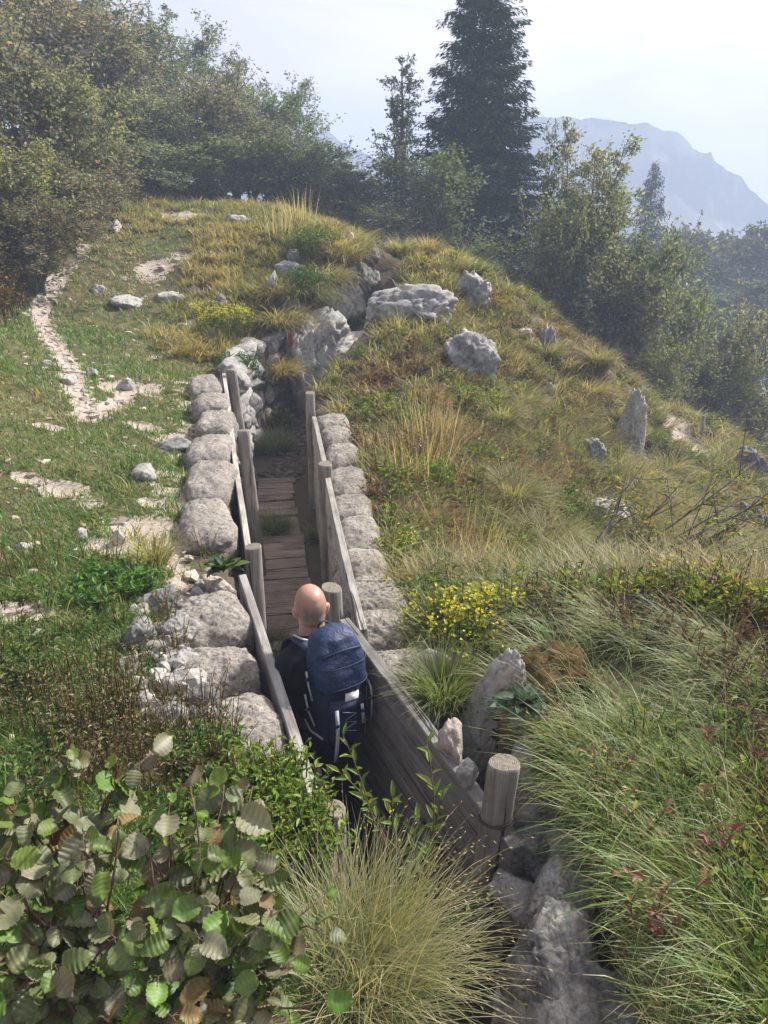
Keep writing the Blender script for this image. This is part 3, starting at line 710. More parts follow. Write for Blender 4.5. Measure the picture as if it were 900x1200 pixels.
# footing stones under the bags: rough masonry lining both sides, seen through the gaps
def footing(name, rim, y0, y1, off, label, seed, ztop_, mat):
    t0 = thing(name, label, 'stone wall', (float(rim((y0 + y1) / 2)) + off, (y0 + y1) / 2, 0))
    ox, oy = float(rim((y0 + y1) / 2)) + off, (y0 + y1) / 2
    g = np.random.default_rng(seed); b = MB(); k = 0; z = .0
    while z < ztop_:
        hgt = g.uniform(.16, .26); y = y0
        while y < y1:
            L = g.uniform(.25, .45); x = float(rim(y + L / 2)) + off
            v, t = block_geo(seed * 31 + k, (.17, L * .52, hgt * .54), 4, 5, .2, .02); k += 1
            b.add(v + np.array([x - ox + g.uniform(-.02, .02), y + L / 2 - oy, z + hgt / 2]), t=t); y += L
        z += hgt
    b.build('stonework', mat, t0)
footing('stone_footing', lrim, 2.0, 8.8, -.16, 'rough stone footing under the left row of sandbags', 5, 1.12, M_rock)
footing('stone_footing', rrim, 3.35, 8.7, .17, 'rough stone footing under the right row of sandbags', 6, .95, M_rock)
footing('stone_footing', rrim, 2.25, 2.75, .20, 'rough stone backing behind the near board wall', 8, 1.0, M_rock)

# posts
def post(px, py, zt, dia, zb, label, lean=(0, 0), seed=0, chamfer=True, wire=False, Y=None, square=False):
    ang = PITCH + math.atan((py - 600) / FPX)
    if Y is None: Y = (ZC - zt) / math.tan(ang)
    p = P(px, py, Y); r = dia / 2; n = 24; g = np.random.default_rng(seed + 50)
    h = p[2] - zb; b = MB()
    zs = np.r_[np.linspace(-h, -.04, 14), -.012, 0]
    ang_ = np.linspace(0, 2 * math.pi, n, endpoint=False)
    prof = 1 + .05 * np.cos(ang_ * 2 + seed) + .03 * np.cos(ang_ * 3 + 2 * seed) + g.normal(0, .012, n)
    if square: prof = np.minimum(1 / np.maximum(np.abs(np.cos(ang_)), np.abs(np.sin(ang_))), 1.22)
    rows = []
    for i, z in enumerate(zs):
        rr = r * (1 + .05 * (-z / h)) * (.93 if i == len(zs) - 1 else 1) * (1 + .02 * math.sin(z * 9 + seed))
        t = -z
        rows.append(np.stack([np.cos(ang_) * prof * rr + lean[0] * t, np.sin(ang_) * prof * rr + lean[1] * t, np.full(n, z) + (.006 * np.cos(ang_ + seed) if i >= len(zs) - 2 else 0)], -1))
    v = np.concatenate(rows)
    q = [[i * n + j, i * n + (j + 1) % n, (i + 1) * n + (j + 1) % n, (i + 1) * n + j] for i in range(len(zs) - 1) for j in range(n)]
    # end grain: inner ring keeps the crown flat
    top = rows[-1]; c = top.mean(0); inner = c + (top - c) * .5
    v = np.concatenate([v, inner, [c]]); o0 = (len(zs) - 1) * n; i0 = len(zs) * n
    q += [[o0 + j, o0 + (j + 1) % n, i0 + (j + 1) % n, i0 + j] for j in range(n)]
    t = [[i0 + j, i0 + (j + 1) % n, i0 + n] for j in range(n)]
    t_ = thing('wooden_post', label, 'post', p, 0, 'posts holding the trench boards')
    b.add(v, q, t); o = b.build('timber', M_post, t_)
    m = o.data
    o.data.polygons.foreach_set('use_smooth', [abs(pl.normal.z) < .8 for pl in m.polygons])
    if wire:
        w = MB()
        for k, zz in enumerate((-.235, -.245, -.25)):
            a = np.linspace(0, 2 * math.pi, 25)
            rr = r * 1.045 + .003 * k
            pts = np.stack([np.cos(a) * rr + lean[0] * -zz, np.sin(a) * rr + lean[1] * -zz, zz + .012 * np.cos(a + k)], -1)
            w.add(*tube(pts, .0035, 5)[:2])
        pts = np.array([(r, .02, -.24), (r + .05, .05, -.20), (r + .09, .06, -.21), (r + .12, .10, -.26)]); w.add(*tube(pts, .003, 5)[:2])
        w.build('wire_binding', M_wire, t_)
    keep(p[0], p[1], r * 1.1)
    return t_
post(591, 893, 1.70, .102, .0, 'near thick post with rusty wire binding and pale sawn top', (-.05, .03), 1, wire=True)
post(390, 946, 1.30, .10, .0, 'short stump of a post buried in leafy green plants', (0, 0), 2)
post(388, 688, 1.47, .118, .0, 'rough topped round post just behind the head of the hiker', (.02, .0), 3)
post(381, 543, 1.44, .120, .0, 'tall dark weathered post midway along the right boards', (0, 0), 4)
post(363, 460, 1.42, .105, .0, 'thin square post at the far end of the right boards', (0, 0), 5, square=True)
post(296, 640, 1.46, .10, .0, 'left post standing by the dark green rosette', (-.01, 0), 6)
post(285, 504, 1.50, .105, .0, 'leaning left post against the bleached board', (.05, -.02), 7)
post(271, 433, 1.64, .115, .0, 'farthest left post leaning toward the stone wall', (.07, 0), 8)

# boards
def board_wall(label, a, b, rows, heights, th=.034, mat=None, gap=.006, seed=0, side=1, name='plank_wall'):
    """boards set on edge, stacked; a, b are the ends of the top edge"""
    a = np.array(a, float); b = np.array(b, float)
    d = b - a; L = math.hypot(d[0], d[1]); an = math.atan2(d[1], d[0]); tilt = d[2] / L
    t_ = thing(name, label, 'plank wall', a, an)
    g = np.random.default_rng(seed + 60)
    z = 0
    for k in range(rows):
        h = heights[k]; n = 26; mb = MB()
        xs = np.linspace(-.02 * g.random(), L + .03 * g.random(), n)
        w1 = .008 * np.sin(xs * 2.3 + seed + k) + g.normal(0, .0018, n); off = .004 * np.sin(xs * 1.7 + k * 2)
        top = z + w1 * (1 if k == 0 else .3) + tilt * xs; bot = z - h + g.normal(0, .001, n) + tilt * xs
        y0 = off + (k % 2) * .004; bev = .004
        ring = np.stack([np.stack([xs, y0 - th / 2, bot], -1), np.stack([xs, y0 + th / 2, bot], -1), np.stack([xs, y0 + th / 2, top - bev], -1), np.stack([xs, y0 + th / 2 - bev, top], -1), np.stack([xs, y0 - th / 2 + bev, top], -1), np.stack([xs, y0 - th / 2, top - bev], -1)], 1)
        m = 6
        q = [[i * m + j, i * m + (j + 1) % m, (i + 1) * m + (j + 1) % m, (i + 1) * m + j] for i in range(n - 1) for j in range(m)]
        e = (n - 1) * m
        q += [[3, 2, 1, 0], [5, 4, 3, 0], [e, e + 1, e + 2, e + 3], [e, e + 3, e + 4, e + 5]]
        mb.add(ring, q).build('board', mat or M_board, t_, smooth=False)
        z -= h + gap
    return t_
def top_pt(px, py, z):
    ang = PITCH + math.atan((py - 600) / FPX); return P(px, py, (ZC - z) / math.tan(ang))
board_wall('near right plank wall of broad shaded boards with a pale top edge', top_pt(404, 727, 1.45), top_pt(602, 985, 1.42), 4, [.40, .38, .34, .30], .055, M_board_shaded, seed=1)
board_wall('long grey plank wall along the right side beyond the hiker', top_pt(368, 489, 1.30), top_pt(424, 735, 1.37), 5, [.30, .28, .26, .24, .2], .045, seed=2)
board_wall('near left plank wall with a pale narrow top edge beside the hiker', top_pt(284, 674, 1.47), top_pt(370, 940, 1.39), 5, [.24, .28, .27, .26, .24], .044, M_board, seed=3)
board_wall('bleached splintered plank wall behind the leaning left posts', top_pt(262, 437, 1.58), top_pt(291, 650, 1.40), 5, [.22, .26, .27, .26, .2], .04, M_board_pale, seed=4)

# walkway of boards on the trench floor
def walkway():
    t_ = thing('boardwalk', 'brown timber walkway of worn cross boards on the trench floor', 'boardwalk', (-.75, 6, .0))
    g = np.random.default_rng(3); y = 3.6; k = 0
    while y < 9.3:
        w = g.uniform(.17, .24); cx = (lrim(y) + rrim(y)) / 2 - .02; hw = min(.23, (rrim(y) - lrim(y)) / 2 - .06)
        an = math.atan2(.19, 1) + g.normal(0, .015); z = .035 + g.normal(0, .004)
        n = 10; xs = np.linspace(-hw + g.normal(0, .01), hw + g.normal(0, .01), n)
        jag = g.normal(0, .003, n); ring = np.stack([np.stack([xs, -w / 2 + jag, np.full(n, -.03)], -1), np.stack([xs, -w / 2 + jag, np.full(n, .0)], -1), np.stack([xs, w / 2 + .5 * jag, np.full(n, .0)], -1), np.stack([xs, w / 2 + jag, np.full(n, -.03)], -1)], 1)
        q = [[i * 4 + j, i * 4 + (j + 1) % 4, i * 4 + 4 + (j + 1) % 4, i * 4 + 4 + j] for i in range(n - 1) for j in range(4)] + [[0, 1, 2, 3], [(n - 1) * 4 + 3, (n - 1) * 4 + 2, (n - 1) * 4 + 1, (n - 1) * 4]]
        ca, sa = math.cos(an), math.sin(an)
        v = ring.reshape(-1, 3)[:, [0, 1, 2]]; v = np.stack([v[:, 0] * ca - v[:, 1] * sa, v[:, 0] * sa + v[:, 1] * ca, v[:, 2]], -1)
        MB().add(v + np.array([cx + .75, y - 6, z]), q).build('board', M_walk, t_, smooth=False)
        y += w + g.uniform(.003, .007) + (.05 if k in (20, 22) else 0); k += 1
walkway()

# ------------------------------------------------------------------ hiker
def remesh(mb, name, mat, voxel, smooth=6, parent=None, loc=None, colfn=None):
    me = mb.mesh(name + '_src', mat); o = bpy.data.objects.new(name, me); COL.objects.link(o)
    r = o.modifiers.new('r', 'REMESH'); r.mode = 'VOXEL'; r.voxel_size = voxel; r.use_smooth_shade = True
    s = o.modifiers.new('s', 'SMOOTH'); s.iterations = smooth; s.factor = .5
    dg = bpy.context.evaluated_depsgraph_get(); dg.update()
    new = bpy.data.meshes.new_from_object(o.evaluated_get(dg)); o.modifiers.clear(); o.data = new
    bpy.data.meshes.remove(me); new.name = name
    new.materials.clear(); new.materials.append(mat)
    n = len(new.vertices); co = np.empty(n * 3, np.float32); new.vertices.foreach_get('co', co); co = co.reshape(-1, 3)
    if 'Col' in new.attributes: new.attributes.remove(new.attributes['Col'])
    a = new.attributes.new('Col', 'FLOAT_COLOR', 'POINT')
    c = colfn(co) if colfn else np.ones((n, 3))
    a.data.foreach_set('color', np.concatenate([c, np.ones((n, 1))], 1).astype(np.float32).ravel())
    new.polygons.foreach_set('use_smooth', [True] * len(new.polygons))
    if parent: o.parent = parent
    if loc is not None: o.location = loc
    return o
def ell(mb, c, r, rot=None, sub=3):
    d, t = ico(sub); v = d * np.asarray(r)
    if rot is not None: v = v @ np.array(Euler(rot).to_matrix()).T
    mb.add(v + np.asarray(c), t=t)
def cap_(mb, a, b, ra, rb, n=14, flat=1.0):
    """tapered capsule from a to b"""
    a = np.asarray(a, float); b = np.asarray(b, float); d = b - a; L = np.linalg.norm(d); d = d / L
    th = np.linspace(-math.pi / 2, 0, 6); pts = []; rad = []
    for x in th: pts.append(a + d * ra * math.sin(x)); rad.append(max(ra * math.cos(x), 1e-4))
    for x in -th[::-1]: pts.append(b + d * rb * math.sin(x)); rad.append(max(rb * math.cos(x), 1e-4))
    mb.add(*tube(np.array(pts), np.array(rad), n))

HX, HY = -.328, 3.0
hiker = thing('person', 'bald hiker in dark shirt seen from behind walking down the trench', 'person', (HX, HY, .03), .57)
def hiker_build():
    b = MB()
    # head: cranium, jaw, face
    hb = b; b = MB()
    ell(b, (0, .045, 1.645), (.0745, .096, .094)); ell(b, (0, .035, 1.683), (.062, .076, .056)); ell(b, (0, .075, 1.585), (.058, .072, .068)); ell(b, (0, .03, 1.60), (.066, .075, .07))
    ell(b, (0, .115, 1.555), (.032, .03, .028)); ell(b, (0, .155, 1.612), (.014, .02, .024)); ell(b, (0, .138, 1.668), (.05, .018, .012))
    ell(b, (0, .137, 1.573), (.026, .014, .010))
    for s in (-1, 1):
        ell(b, (s * .0765, .030, 1.615), (.011, .024, .036), (.25, s * .22, s * -.3)); ell(b, (s * .045, .115, 1.62), (.024, .02, .02))
    cap_(b, (0, .005, 1.44), (0, .03, 1.57), .066, .060)
    YAW = -.30; ca, sa = math.cos(YAW), math.sin(YAW)
    hv = np.concatenate(b.v); hv = np.stack([hv[:, 0] * ca - (hv[:, 1] - .02) * sa, hv[:, 0] * sa + (hv[:, 1] - .02) * ca + .02, hv[:, 2]], -1)
    k0 = 0
    for vv in b.v: vv[:] = hv[k0:k0 + len(vv)]; k0 += len(vv)
    hb.add(np.concatenate(b.v), np.concatenate(b.q) if b.q else None, np.concatenate(b.t)); b = hb
    # trunk
    ell(b, (0, 0, 1.32), (.165, .105, .16)); ell(b, (0, .0, 1.15), (.14, .095, .16)); ell(b, (0, 0, .98), (.155, .105, .13))
    ell(b, (0, -.01, 1.43), (.13, .06, .05))
    for s in (-1, 1):
        sh = np.array((s * .152, -.005, 1.40)); el = np.array((s * .168, .04, 1.12)); wr = np.array((s * .13, .22, 1.05)); 
        sh = np.array((s * .140, -.003, 1.398)); cap_(b, (s * .07, 0, 1.42), sh, .05, .048); cap_(b, sh, el, .046, .040); cap_(b, el, wr, .042, .028)
        hd = nrm(wr - el); pl = wr + hd * .07
        cap_(b, wr, pl, .028, .034)
        across = nrm(np.cross(hd, (s * 1., 0, 0))); 
        side = np.array((0, .3, 1.)); side = nrm(side - hd * (side @ hd)); inn = nrm(np.cross(hd, side)) * s
        for k, (of, ln) in enumerate(((.026, .068), (.009, .078), (-.009, .072), (-.026, .055))):
            p0 = pl + side * of; p1 = p0 + hd * ln * .5 + inn * .004; p2 = p1 + hd * ln * .35 + inn * .022; p3 = p2 + hd * ln * .12 + inn * .022
            cap_(b, p0, p1, .0095, .009, 8); cap_(b, p1, p2, .009, .0082, 8); cap_(b, p2, p3, .0082, .007, 8)
        t0 = wr + hd * .025 + side * .02; t1 = t0 + side * .035 + hd * .025 + inn * .01; t2 = t1 + hd * .032 + inn * .008
        cap_(b, t0, t1, .013, .0105, 8); cap_(b, t1, t2, .0105, .0085, 8)
    for s, fy, fz in ((-1, .10, 0), (1, -.12, .02)):
        hip = (s * .09, 0, .92); kn = (s * .095, fy * .6 + .04, .50); an = (s * .095, fy, .09 + fz)
        cap_(b, hip, kn, .085, .056); cap_(b, kn, an, .054, .036); cap_(b, an, (s * .105, fy + .14, .045 + fz), .036, .03)
    def col(co):
        hd_ = (co[:, 2] > 1.50)[:, None]; ca, sa = math.cos(.30), math.sin(.30)
        co = np.where(hd_, np.stack([co[:, 0] * ca - (co[:, 1] - .02) * sa, co[:, 0] * sa + (co[:, 1] - .02) * ca + .02, co[:, 2]], -1), co)
        skin = np.array((.40, .215, .16)); c = np.tile(skin, (len(co), 1))
        n = fbm(co * 60, 3, 2)
        back = sstep(.115, .02, co[:, 1]) * sstep(1.585, 1.60, co[:, 2]) * sstep(1.70, 1.655, co[:, 2]) * sstep(.5, .2, np.abs(co[:, 0]) / .17)
        st = np.clip(back * (.75 + .3 * n), 0, .9)[:, None]
        c = c * (1 - st) + np.array((.165, .125, .112)) * st
        beard = (sstep(.06, .10, co[:, 1]) * sstep(1.60, 1.585, co[:, 2]) * sstep(1.5, 1.53, co[:, 2]))[:, None] * .75
        c = c * (1 - beard) + np.array((.06, .045, .04)) * beard
        ear = (sstep(.078, .088, np.abs(co[:, 0])) * sstep(1.56, 1.59, co[:, 2]))[:, None]
        c = c * (1 - ear) + np.array((.55, .20, .15)) * ear
        nk = (sstep(1.57, 1.5, co[:, 2]))[:, None] * .4
        return c * (1 - nk) + np.array((.47, .22, .16)) * nk
    remesh(b, 'body', M_skin, .0062, 3, hiker, colfn=col)
    for s in (-1, 1):
        e = MB(); ell(e, (s * .033 * math.cos(.3) + .107 * math.sin(.3), .02 + .107 * math.cos(.3) - s * .033 * math.sin(.3), 1.637), (.012, .012, .012), sub=2); e.build('eye', M_eye, hiker)
    # shirt
    b = MB()
    ell(b, (0, 0, 1.32), (.172, .122, .17)); ell(b, (0, .0, 1.15), (.162, .115, .17)); ell(b, (0, 0, 1.0), (.168, .120, .12)); ell(b, (0, -.01, 1.435), (.14, .07, .05))
    cap_(b, (0, .0, 1.44), (0, .008, 1.475), .083, .074)
    for s in (-1, 1):
        cap_(b, (s * .08, 0, 1.43), (s * .146, -.005, 1.40), .064, .062); cap_(b, (s * .146, -.005, 1.40), (s * .166, .035, 1.16), .062, .058)
        cap_(b, (s * .166, .035, 1.16), (s * .168, .04, 1.12), .058, .050); cap_(b, (s * .168, .04, 1.12), (s * .14, .18, 1.065), .050, .040)
    remesh(b, 'shirt', M_shirt, .011, 5, hiker)
    b = MB(); ell(b, (0, 0, .97), (.17, .122, .11))
    for s, fy, fz in ((-1, .10, 0), (1, -.12, .02)):
        hip = (s * .09, 0, .92); kn = (s * .095, fy * .6 + .04, .50); an = (s * .095, fy, .12 + fz)
        cap_(b, hip, kn, .103, .076); cap_(b, kn, an, .076, .064)
    remesh(b, 'trousers', M_trouser, .011, 5, hiker)
    for s, fy, fz in ((-1, .10, 0), (1, -.12, .02)):
        b = MB(); cap_(b, (s * .095, fy - .035, .05 + fz), (s * .11, fy + .17, .038 + fz), .046, .040); cap_(b, (s * .095, fy, .06 + fz), (s * .095, fy, .13 + fz), .05, .052)
        remesh(b, 'boot', M_shoe, .010, 4, hiker)
hiker_build()

def loft(mb, secs, n=40, seed=0, wr=.006, ns=9):
    """secs: (z, cx, cy, rx, ry, exponent)"""
    secs = np.asarray(secs, float); m = 36
    t = np.linspace(0, len(secs) - 1, m); S = np.stack([np.interp(t, np.arange(len(secs)), secs[:, k]) for k in range(6)], 1)
    for k in range(6): S[1:-1, k] = (S[:-2, k] + 2 * S[1:-1, k] + S[2:, k]) / 4
    a = np.linspace(0, 2 * math.pi, n, endpoint=False); c, s = np.cos(a), np.sin(a)
    e = 2 / S[:, 5:6]
    x = S[:, 1:2] + S[:, 3:4] * np.sign(c) * np.abs(c) ** e; y = S[:, 2:3] + S[:, 4:5] * np.sign(s) * np.abs(s) ** e
    z = np.broadcast_to(S[:, 0:1], x.shape)
    v = np.stack([x, y, z], -1).reshape(-1, 3)
    cen = np.stack([np.broadcast_to(S[:, 1:2], x.shape), np.broadcast_to(S[:, 2:3], x.shape), z], -1).reshape(-1, 3)
    w = fbm(v * np.array([ns, ns, ns * .6]) + seed, seed, 3) * wr - np.abs(vnoise(v * ns * 1.7 + 5, seed + 2)) * wr * .5
    v = v + nrm(v - cen) * w[:, None]
    q = [[i * n + j, i * n + (j + 1) % n, (i + 1) * n + (j + 1) % n, (i + 1) * n + j] for i in range(m - 1) for j in range(n)]
    v = np.concatenate([v, [v[:n].mean(0)], [v[-n:].mean(0)]]); b0 = m * n
    tr = [[b0, (j + 1) % n, j] for j in range(n)] + [[b0 + 1, (m - 1) * n + j, (m - 1) * n + (j + 1) % n] for j in range(n)]
    mb.add(v, q, tr)

def backpack():
    c, s = math.cos(.40), math.sin(.40)
    t_ = thing('backpack', 'navy blue hiking rucksack with grey straps on the back of the hiker', 'backpack', (HX, HY, .20), .57)
    t_.scale = (.885, .90, .89)
    yb = -.115
    b = MB(); loft(b, [(1.0, 0, yb - .09, .07, .05, 2.5), (1.015, 0, yb - .10, .11, .085, 2.8), (1.08, 0, yb - .105, .130, .10, 3), (1.25, 0, yb - .105, .130, .105, 3), (1.42, 0, yb - .10, .125, .10, 3), (1.48, 0, yb - .09, .12, .09, 3)], seed=1, wr=.016, ns=12)
    body = b.build('main_compartment', M_nylon_dark, t_)
    b = MB(); loft(b, [(1.36, .0, yb - .115, .125, .10, 3), (1.375, 0, yb - .12, .138, .125, 3.2), (1.46, 0, yb - .115, .140, .118, 3.2), (1.56, .0, yb - .095, .128, .098, 3.0), (1.61, .01, yb - .08, .110, .080, 3), (1.635, .015, yb - .075, .06, .045, 2.2)], seed=2, wr=.024, ns=10)
    lid = b.build('top_lid', M_nylon, t_)
    a = np.linspace(0, 1, 24)
    pts = np.stack([-.11 + .22 * a, yb - .175 - .035 * np.sin(a * math.pi) + 0 * a, 1.545 + .035 * np.sin(a * math.pi)], -1)
    MB().add(*tube(pts, .006, 6)).build('zip', M_nylon_dark, lid)
    b = MB(); loft(b, [(1.03, 0, yb - .19, .06, .03, 2.5), (1.05, 0, yb - .195, .098, .045, 2.8), (1.15, 0, yb - .20, .108, .052, 3), (1.27, 0, yb - .205, .108, .05, 3), (1.30, 0, yb - .20, .10, .03, 3)], seed=3, wr=.014, ns=12)
    pk = b.build('front_pocket', M_nylon_dark, t_)
    b = MB(); v, q = strip(np.array([(.02, yb - .225, 1.255), (.022, yb - .23, 1.30), (.024, yb - .228, 1.335)]), .075, (0, -1, .1), .006); b.add(v, q); b.build('folded_paper', M_white, t_)
    # lacing on the pocket
    lace = np.array([(-.045, yb - .256, 1.255), (.03, yb - .258, 1.225), (-.045, yb - .258, 1.20), (.03, yb - .258, 1.17), (-.045, yb - .257, 1.145), (.03, yb - .256, 1.115)])
    MB().add(*tube(lace, .0022, 5)).build('elastic_lace', M_web, pk)
    def web(pts, w, nor, name='strap', mat=M_web): MB().add(*strip(np.array(pts), w, nor, .004)).build(name, mat, t_)
    web([(-.085, yb - .262, 1.285), (-.085, yb - .268, 1.22), (-.088, yb - .27, 1.12), (-.092, yb - .262, 1.03), (-.094, yb - .25, .965)], .020, (0, -1, 0), 'long_strap')
    web([(.062, yb - .262, 1.27), (.064, yb - .268, 1.22), (.068, yb - .264, 1.15)], .016, (0, -1, 0))
    web([(.145, yb - .13, 1.34), (.158, yb - .17, 1.32), (.15, yb - .21, 1.30), (.152, yb - .215, 1.22), (.15, yb - .21, 1.10)], .018, (.6, -1, 0), 'side_strap')
    web([(.148, yb - .10, 1.36), (.172, yb - .12, 1.33), (.176, yb - .12, 1.24), (.174, yb - .12, 1.12)], .020, (1, -.4, 0), 'side_strap')
    web([(.14, yb - .14, 1.10), (.15, yb - .15, 1.06), (.145, yb - .15, .98)], .018, (1, -.6, 0), 'side_strap')
    web([(-.143, yb - .06, 1.42), (-.150, yb - .09, 1.36), (-.147, yb - .12, 1.28)], .012, (-1, -.3, 0), 'side_strap')
    web([(-.147, yb - .04, 1.27), (-.152, yb - .08, 1.19), (-.145, yb - .13, 1.13)], .012, (-1, -.3, 0), 'side_strap')
    web([(-.146, yb - .02, 1.10), (-.150, yb - .09, 1.075), (-.12, yb - .17, 1.06)], .014, (-1, -.5, 0), 'side_strap')
    for s in (-1, 1):
        web([(s * .085, yb - .06, 1.50), (s * .10, -.06, 1.512), (s * .112, .02, 1.512), (s * .118, .085, 1.46), (s * .12, .125, 1.36), (s * .135, .11, 1.2), (s * .16, .03, 1.1), (s * .155, yb + .0, 1.06)], .06, np.array([(0, -.1, 1), (0, .1, 1), (0, .3, 1), (0, .8, .6), (0, 1, .1), (s * .3, 1, 0), (s, .6, 0), (s, 0, 0)]), 'shoulder_strap', M_nylon_dark)
        web([(s * .09, yb - .03, 1.565), (s * .10, -.06, 1.535), (s * .112, .02, 1.522)], .014, (0, 0, 1), 'load_strap')
        web([(s * .13, yb, 1.02), (s * .175, .0, 1.02), (s * .15, .10, 1.015), (s * .03, .14, 1.01)], .05, np.array([(s, -.6, 0), (s, 0, 0), (s, 1, 0), (0, 1, 0)]), 'hip_belt', M_nylon_dark)
    for q_ in [(-.089, yb - .272, 1.20), (.065, yb - .270, 1.235), (.150, yb - .222, 1.25), (.176, yb - .13, 1.27), (-.150, yb - .085, 1.39), (-.152, yb - .075, 1.20)]:
        v, t = block_geo(3, (.014, .007, .010), 2, 6, .0, .0); MB().add(v + np.array(q_), t=t).build('buckle', M_nylon_dark, t_)
    for z_, w_, d_ in [(1.385, .138, .127), (1.50, .137, .112)]:
        a = np.linspace(math.pi * 1.03, math.pi * 1.97, 30); e_ = .66
        MB().add(*tube(np.stack([np.sign(np.cos(a)) * np.abs(np.cos(a)) ** e_ * (w_ + .003), yb - .12 + np.sign(np.sin(a)) * np.abs(np.sin(a)) ** e_ * (d_ + .003), np.full(30, z_)], -1), .003, 5)).build('seam', M_nylon_dark, lid)
    a = np.linspace(0, math.pi, 12)
    MB().add(*tube(np.stack([.03 * np.cos(a), np.full(12, yb + .01), 1.60 + .03 * np.sin(a)], -1), .006, 6)).build('haul_loop', M_nylon_dark, t_)
backpack()

# ------------------------------------------------------------------ grasses and herbs
def keep_mask(x, y):
    m = np.ones(len(x), bool)
    for a, b, r in KEEP: m &= (x - a) ** 2 + (y - b) ** 2 > r * r
    return m
def blades(mb, p, head, length, width, lean, bend, col, seg=3, tipcol=None, m=0):
    """p Nx3, head angle, lean = start angle from vertical, bend = extra angle by the tip"""
    N = len(p)
    if N == 0: return
    length, width, lean, bend = [np.broadcast_to(np.asarray(a, float), (N,)) for a in (length, width, lean, bend)]
    d = np.stack([np.cos(head), np.sin(head), np.zeros(N)], -1); sd = np.stack([-np.sin(head), np.cos(head), np.zeros(N)], -1)
    tw = rng.uniform(-.8, .8, N); sd = sd * np.cos(tw)[:, None] + d * np.sin(tw)[:, None]
    pts = [p]; cur = p.copy()
    for k in range(seg):
        th = lean + bend * ((k + .5) / seg) ** 1.3
        cur = cur + (d * np.sin(th)[:, None] + np.array([0, 0, 1]) * np.cos(th)[:, None]) * (length / seg)[:, None]; pts.append(cur)
    vs = []; cs = []
    col = np.broadcast_to(col, (N, 3)); tipcol = col if tipcol is None else np.broadcast_to(tipcol, (N, 3))
    for k in range(seg + 1):
        t = k / seg; w = width * (1 - .92 * t ** 1.5) * .5
        vs += [pts[k] - sd * w[:, None], pts[k] + sd * w[:, None]]
        c = col * (1 - t) + tipcol * t; cs += [c, c]
    v = np.stack(vs, 1); c = np.stack(cs, 1); n = 2 * (seg + 1)
    base = (np.arange(N) * n)[:, None]
    q = np.concatenate([np.stack([base[:, 0] + 2 * k, base[:, 0] + 2 * k + 1, base[:, 0] + 2 * k + 3, base[:, 0] + 2 * k + 2], -1) for k in range(seg)])
    mb.add(v.reshape(-1, 3), q, col=c.reshape(-1, 3), m=m)

def leaves(mb, p, axis, up, length, width, col, fold=.25, m=0):
    """pointed folded leaves: base at p, along axis"""
    N = len(p)
    if N == 0: return
    axis = nrm(axis); sd = nrm(np.cross(axis, up)); up = np.cross(sd, axis)
    L = np.broadcast_to(np.asarray(length, float), (N,))[:, None]; W = np.broadcast_to(np.asarray(width, float), (N,))[:, None] / 2
    f = up * W * fold * 2
    v = np.stack([p, p + axis * L * .42 - sd * W + f, p + axis * L - f * .6, p + axis * L * .42 + sd * W + f], 1)
    c = np.repeat(np.broadcast_to(col, (N, 3))[:, None], 4, 1)
    b = np.arange(N) * 4
    t = np.concatenate([np.stack([b, b + 2, b + 1], -1), np.stack([b, b + 3, b + 2], -1)])
    mb.add(v.reshape(-1, 3), t=t, col=c.reshape(-1, 3), m=m)

def pick(pal, N, jit=.18, w=None, g=rng):
    pal = np.asarray(pal, float); i = g.choice(len(pal), N, p=None if w is None else np.asarray(w) / np.sum(w))
    return pal[i] * (1 + g.normal(0, jit, (N, 1))).clip(.5, 1.6)

GREEN = [(.055, .10, .018), (.075, .12, .022), (.11, .15, .035), (.045, .075, .018)]
DRY = [(.32, .26, .15), (.27, .20, .115), (.22, .165, .09), (.38, .32, .21)]
RUST = [(.20, .10, .035), (.15, .07, .03), (.25, .14, .05)]
OLIVE = [(.10, .11, .03), (.14, .14, .045), (.08, .09, .03)]

def sector(N, r0, r1, a0, a1):
    """random ground points, denser near the eye, over a sector wider than the view"""
    u = rng.random(N); r = r0 * (r1 / r0) ** u
    a = rng.uniform(a0, a1, N)
    return r * np.sin(a), r * np.cos(a), r

def left_side(x, y): return x < (lrim(np.clip(y, .2, 16.5)))
def right_side(x, y): return x > (rrim(np.clip(y, .2, 16.5)))

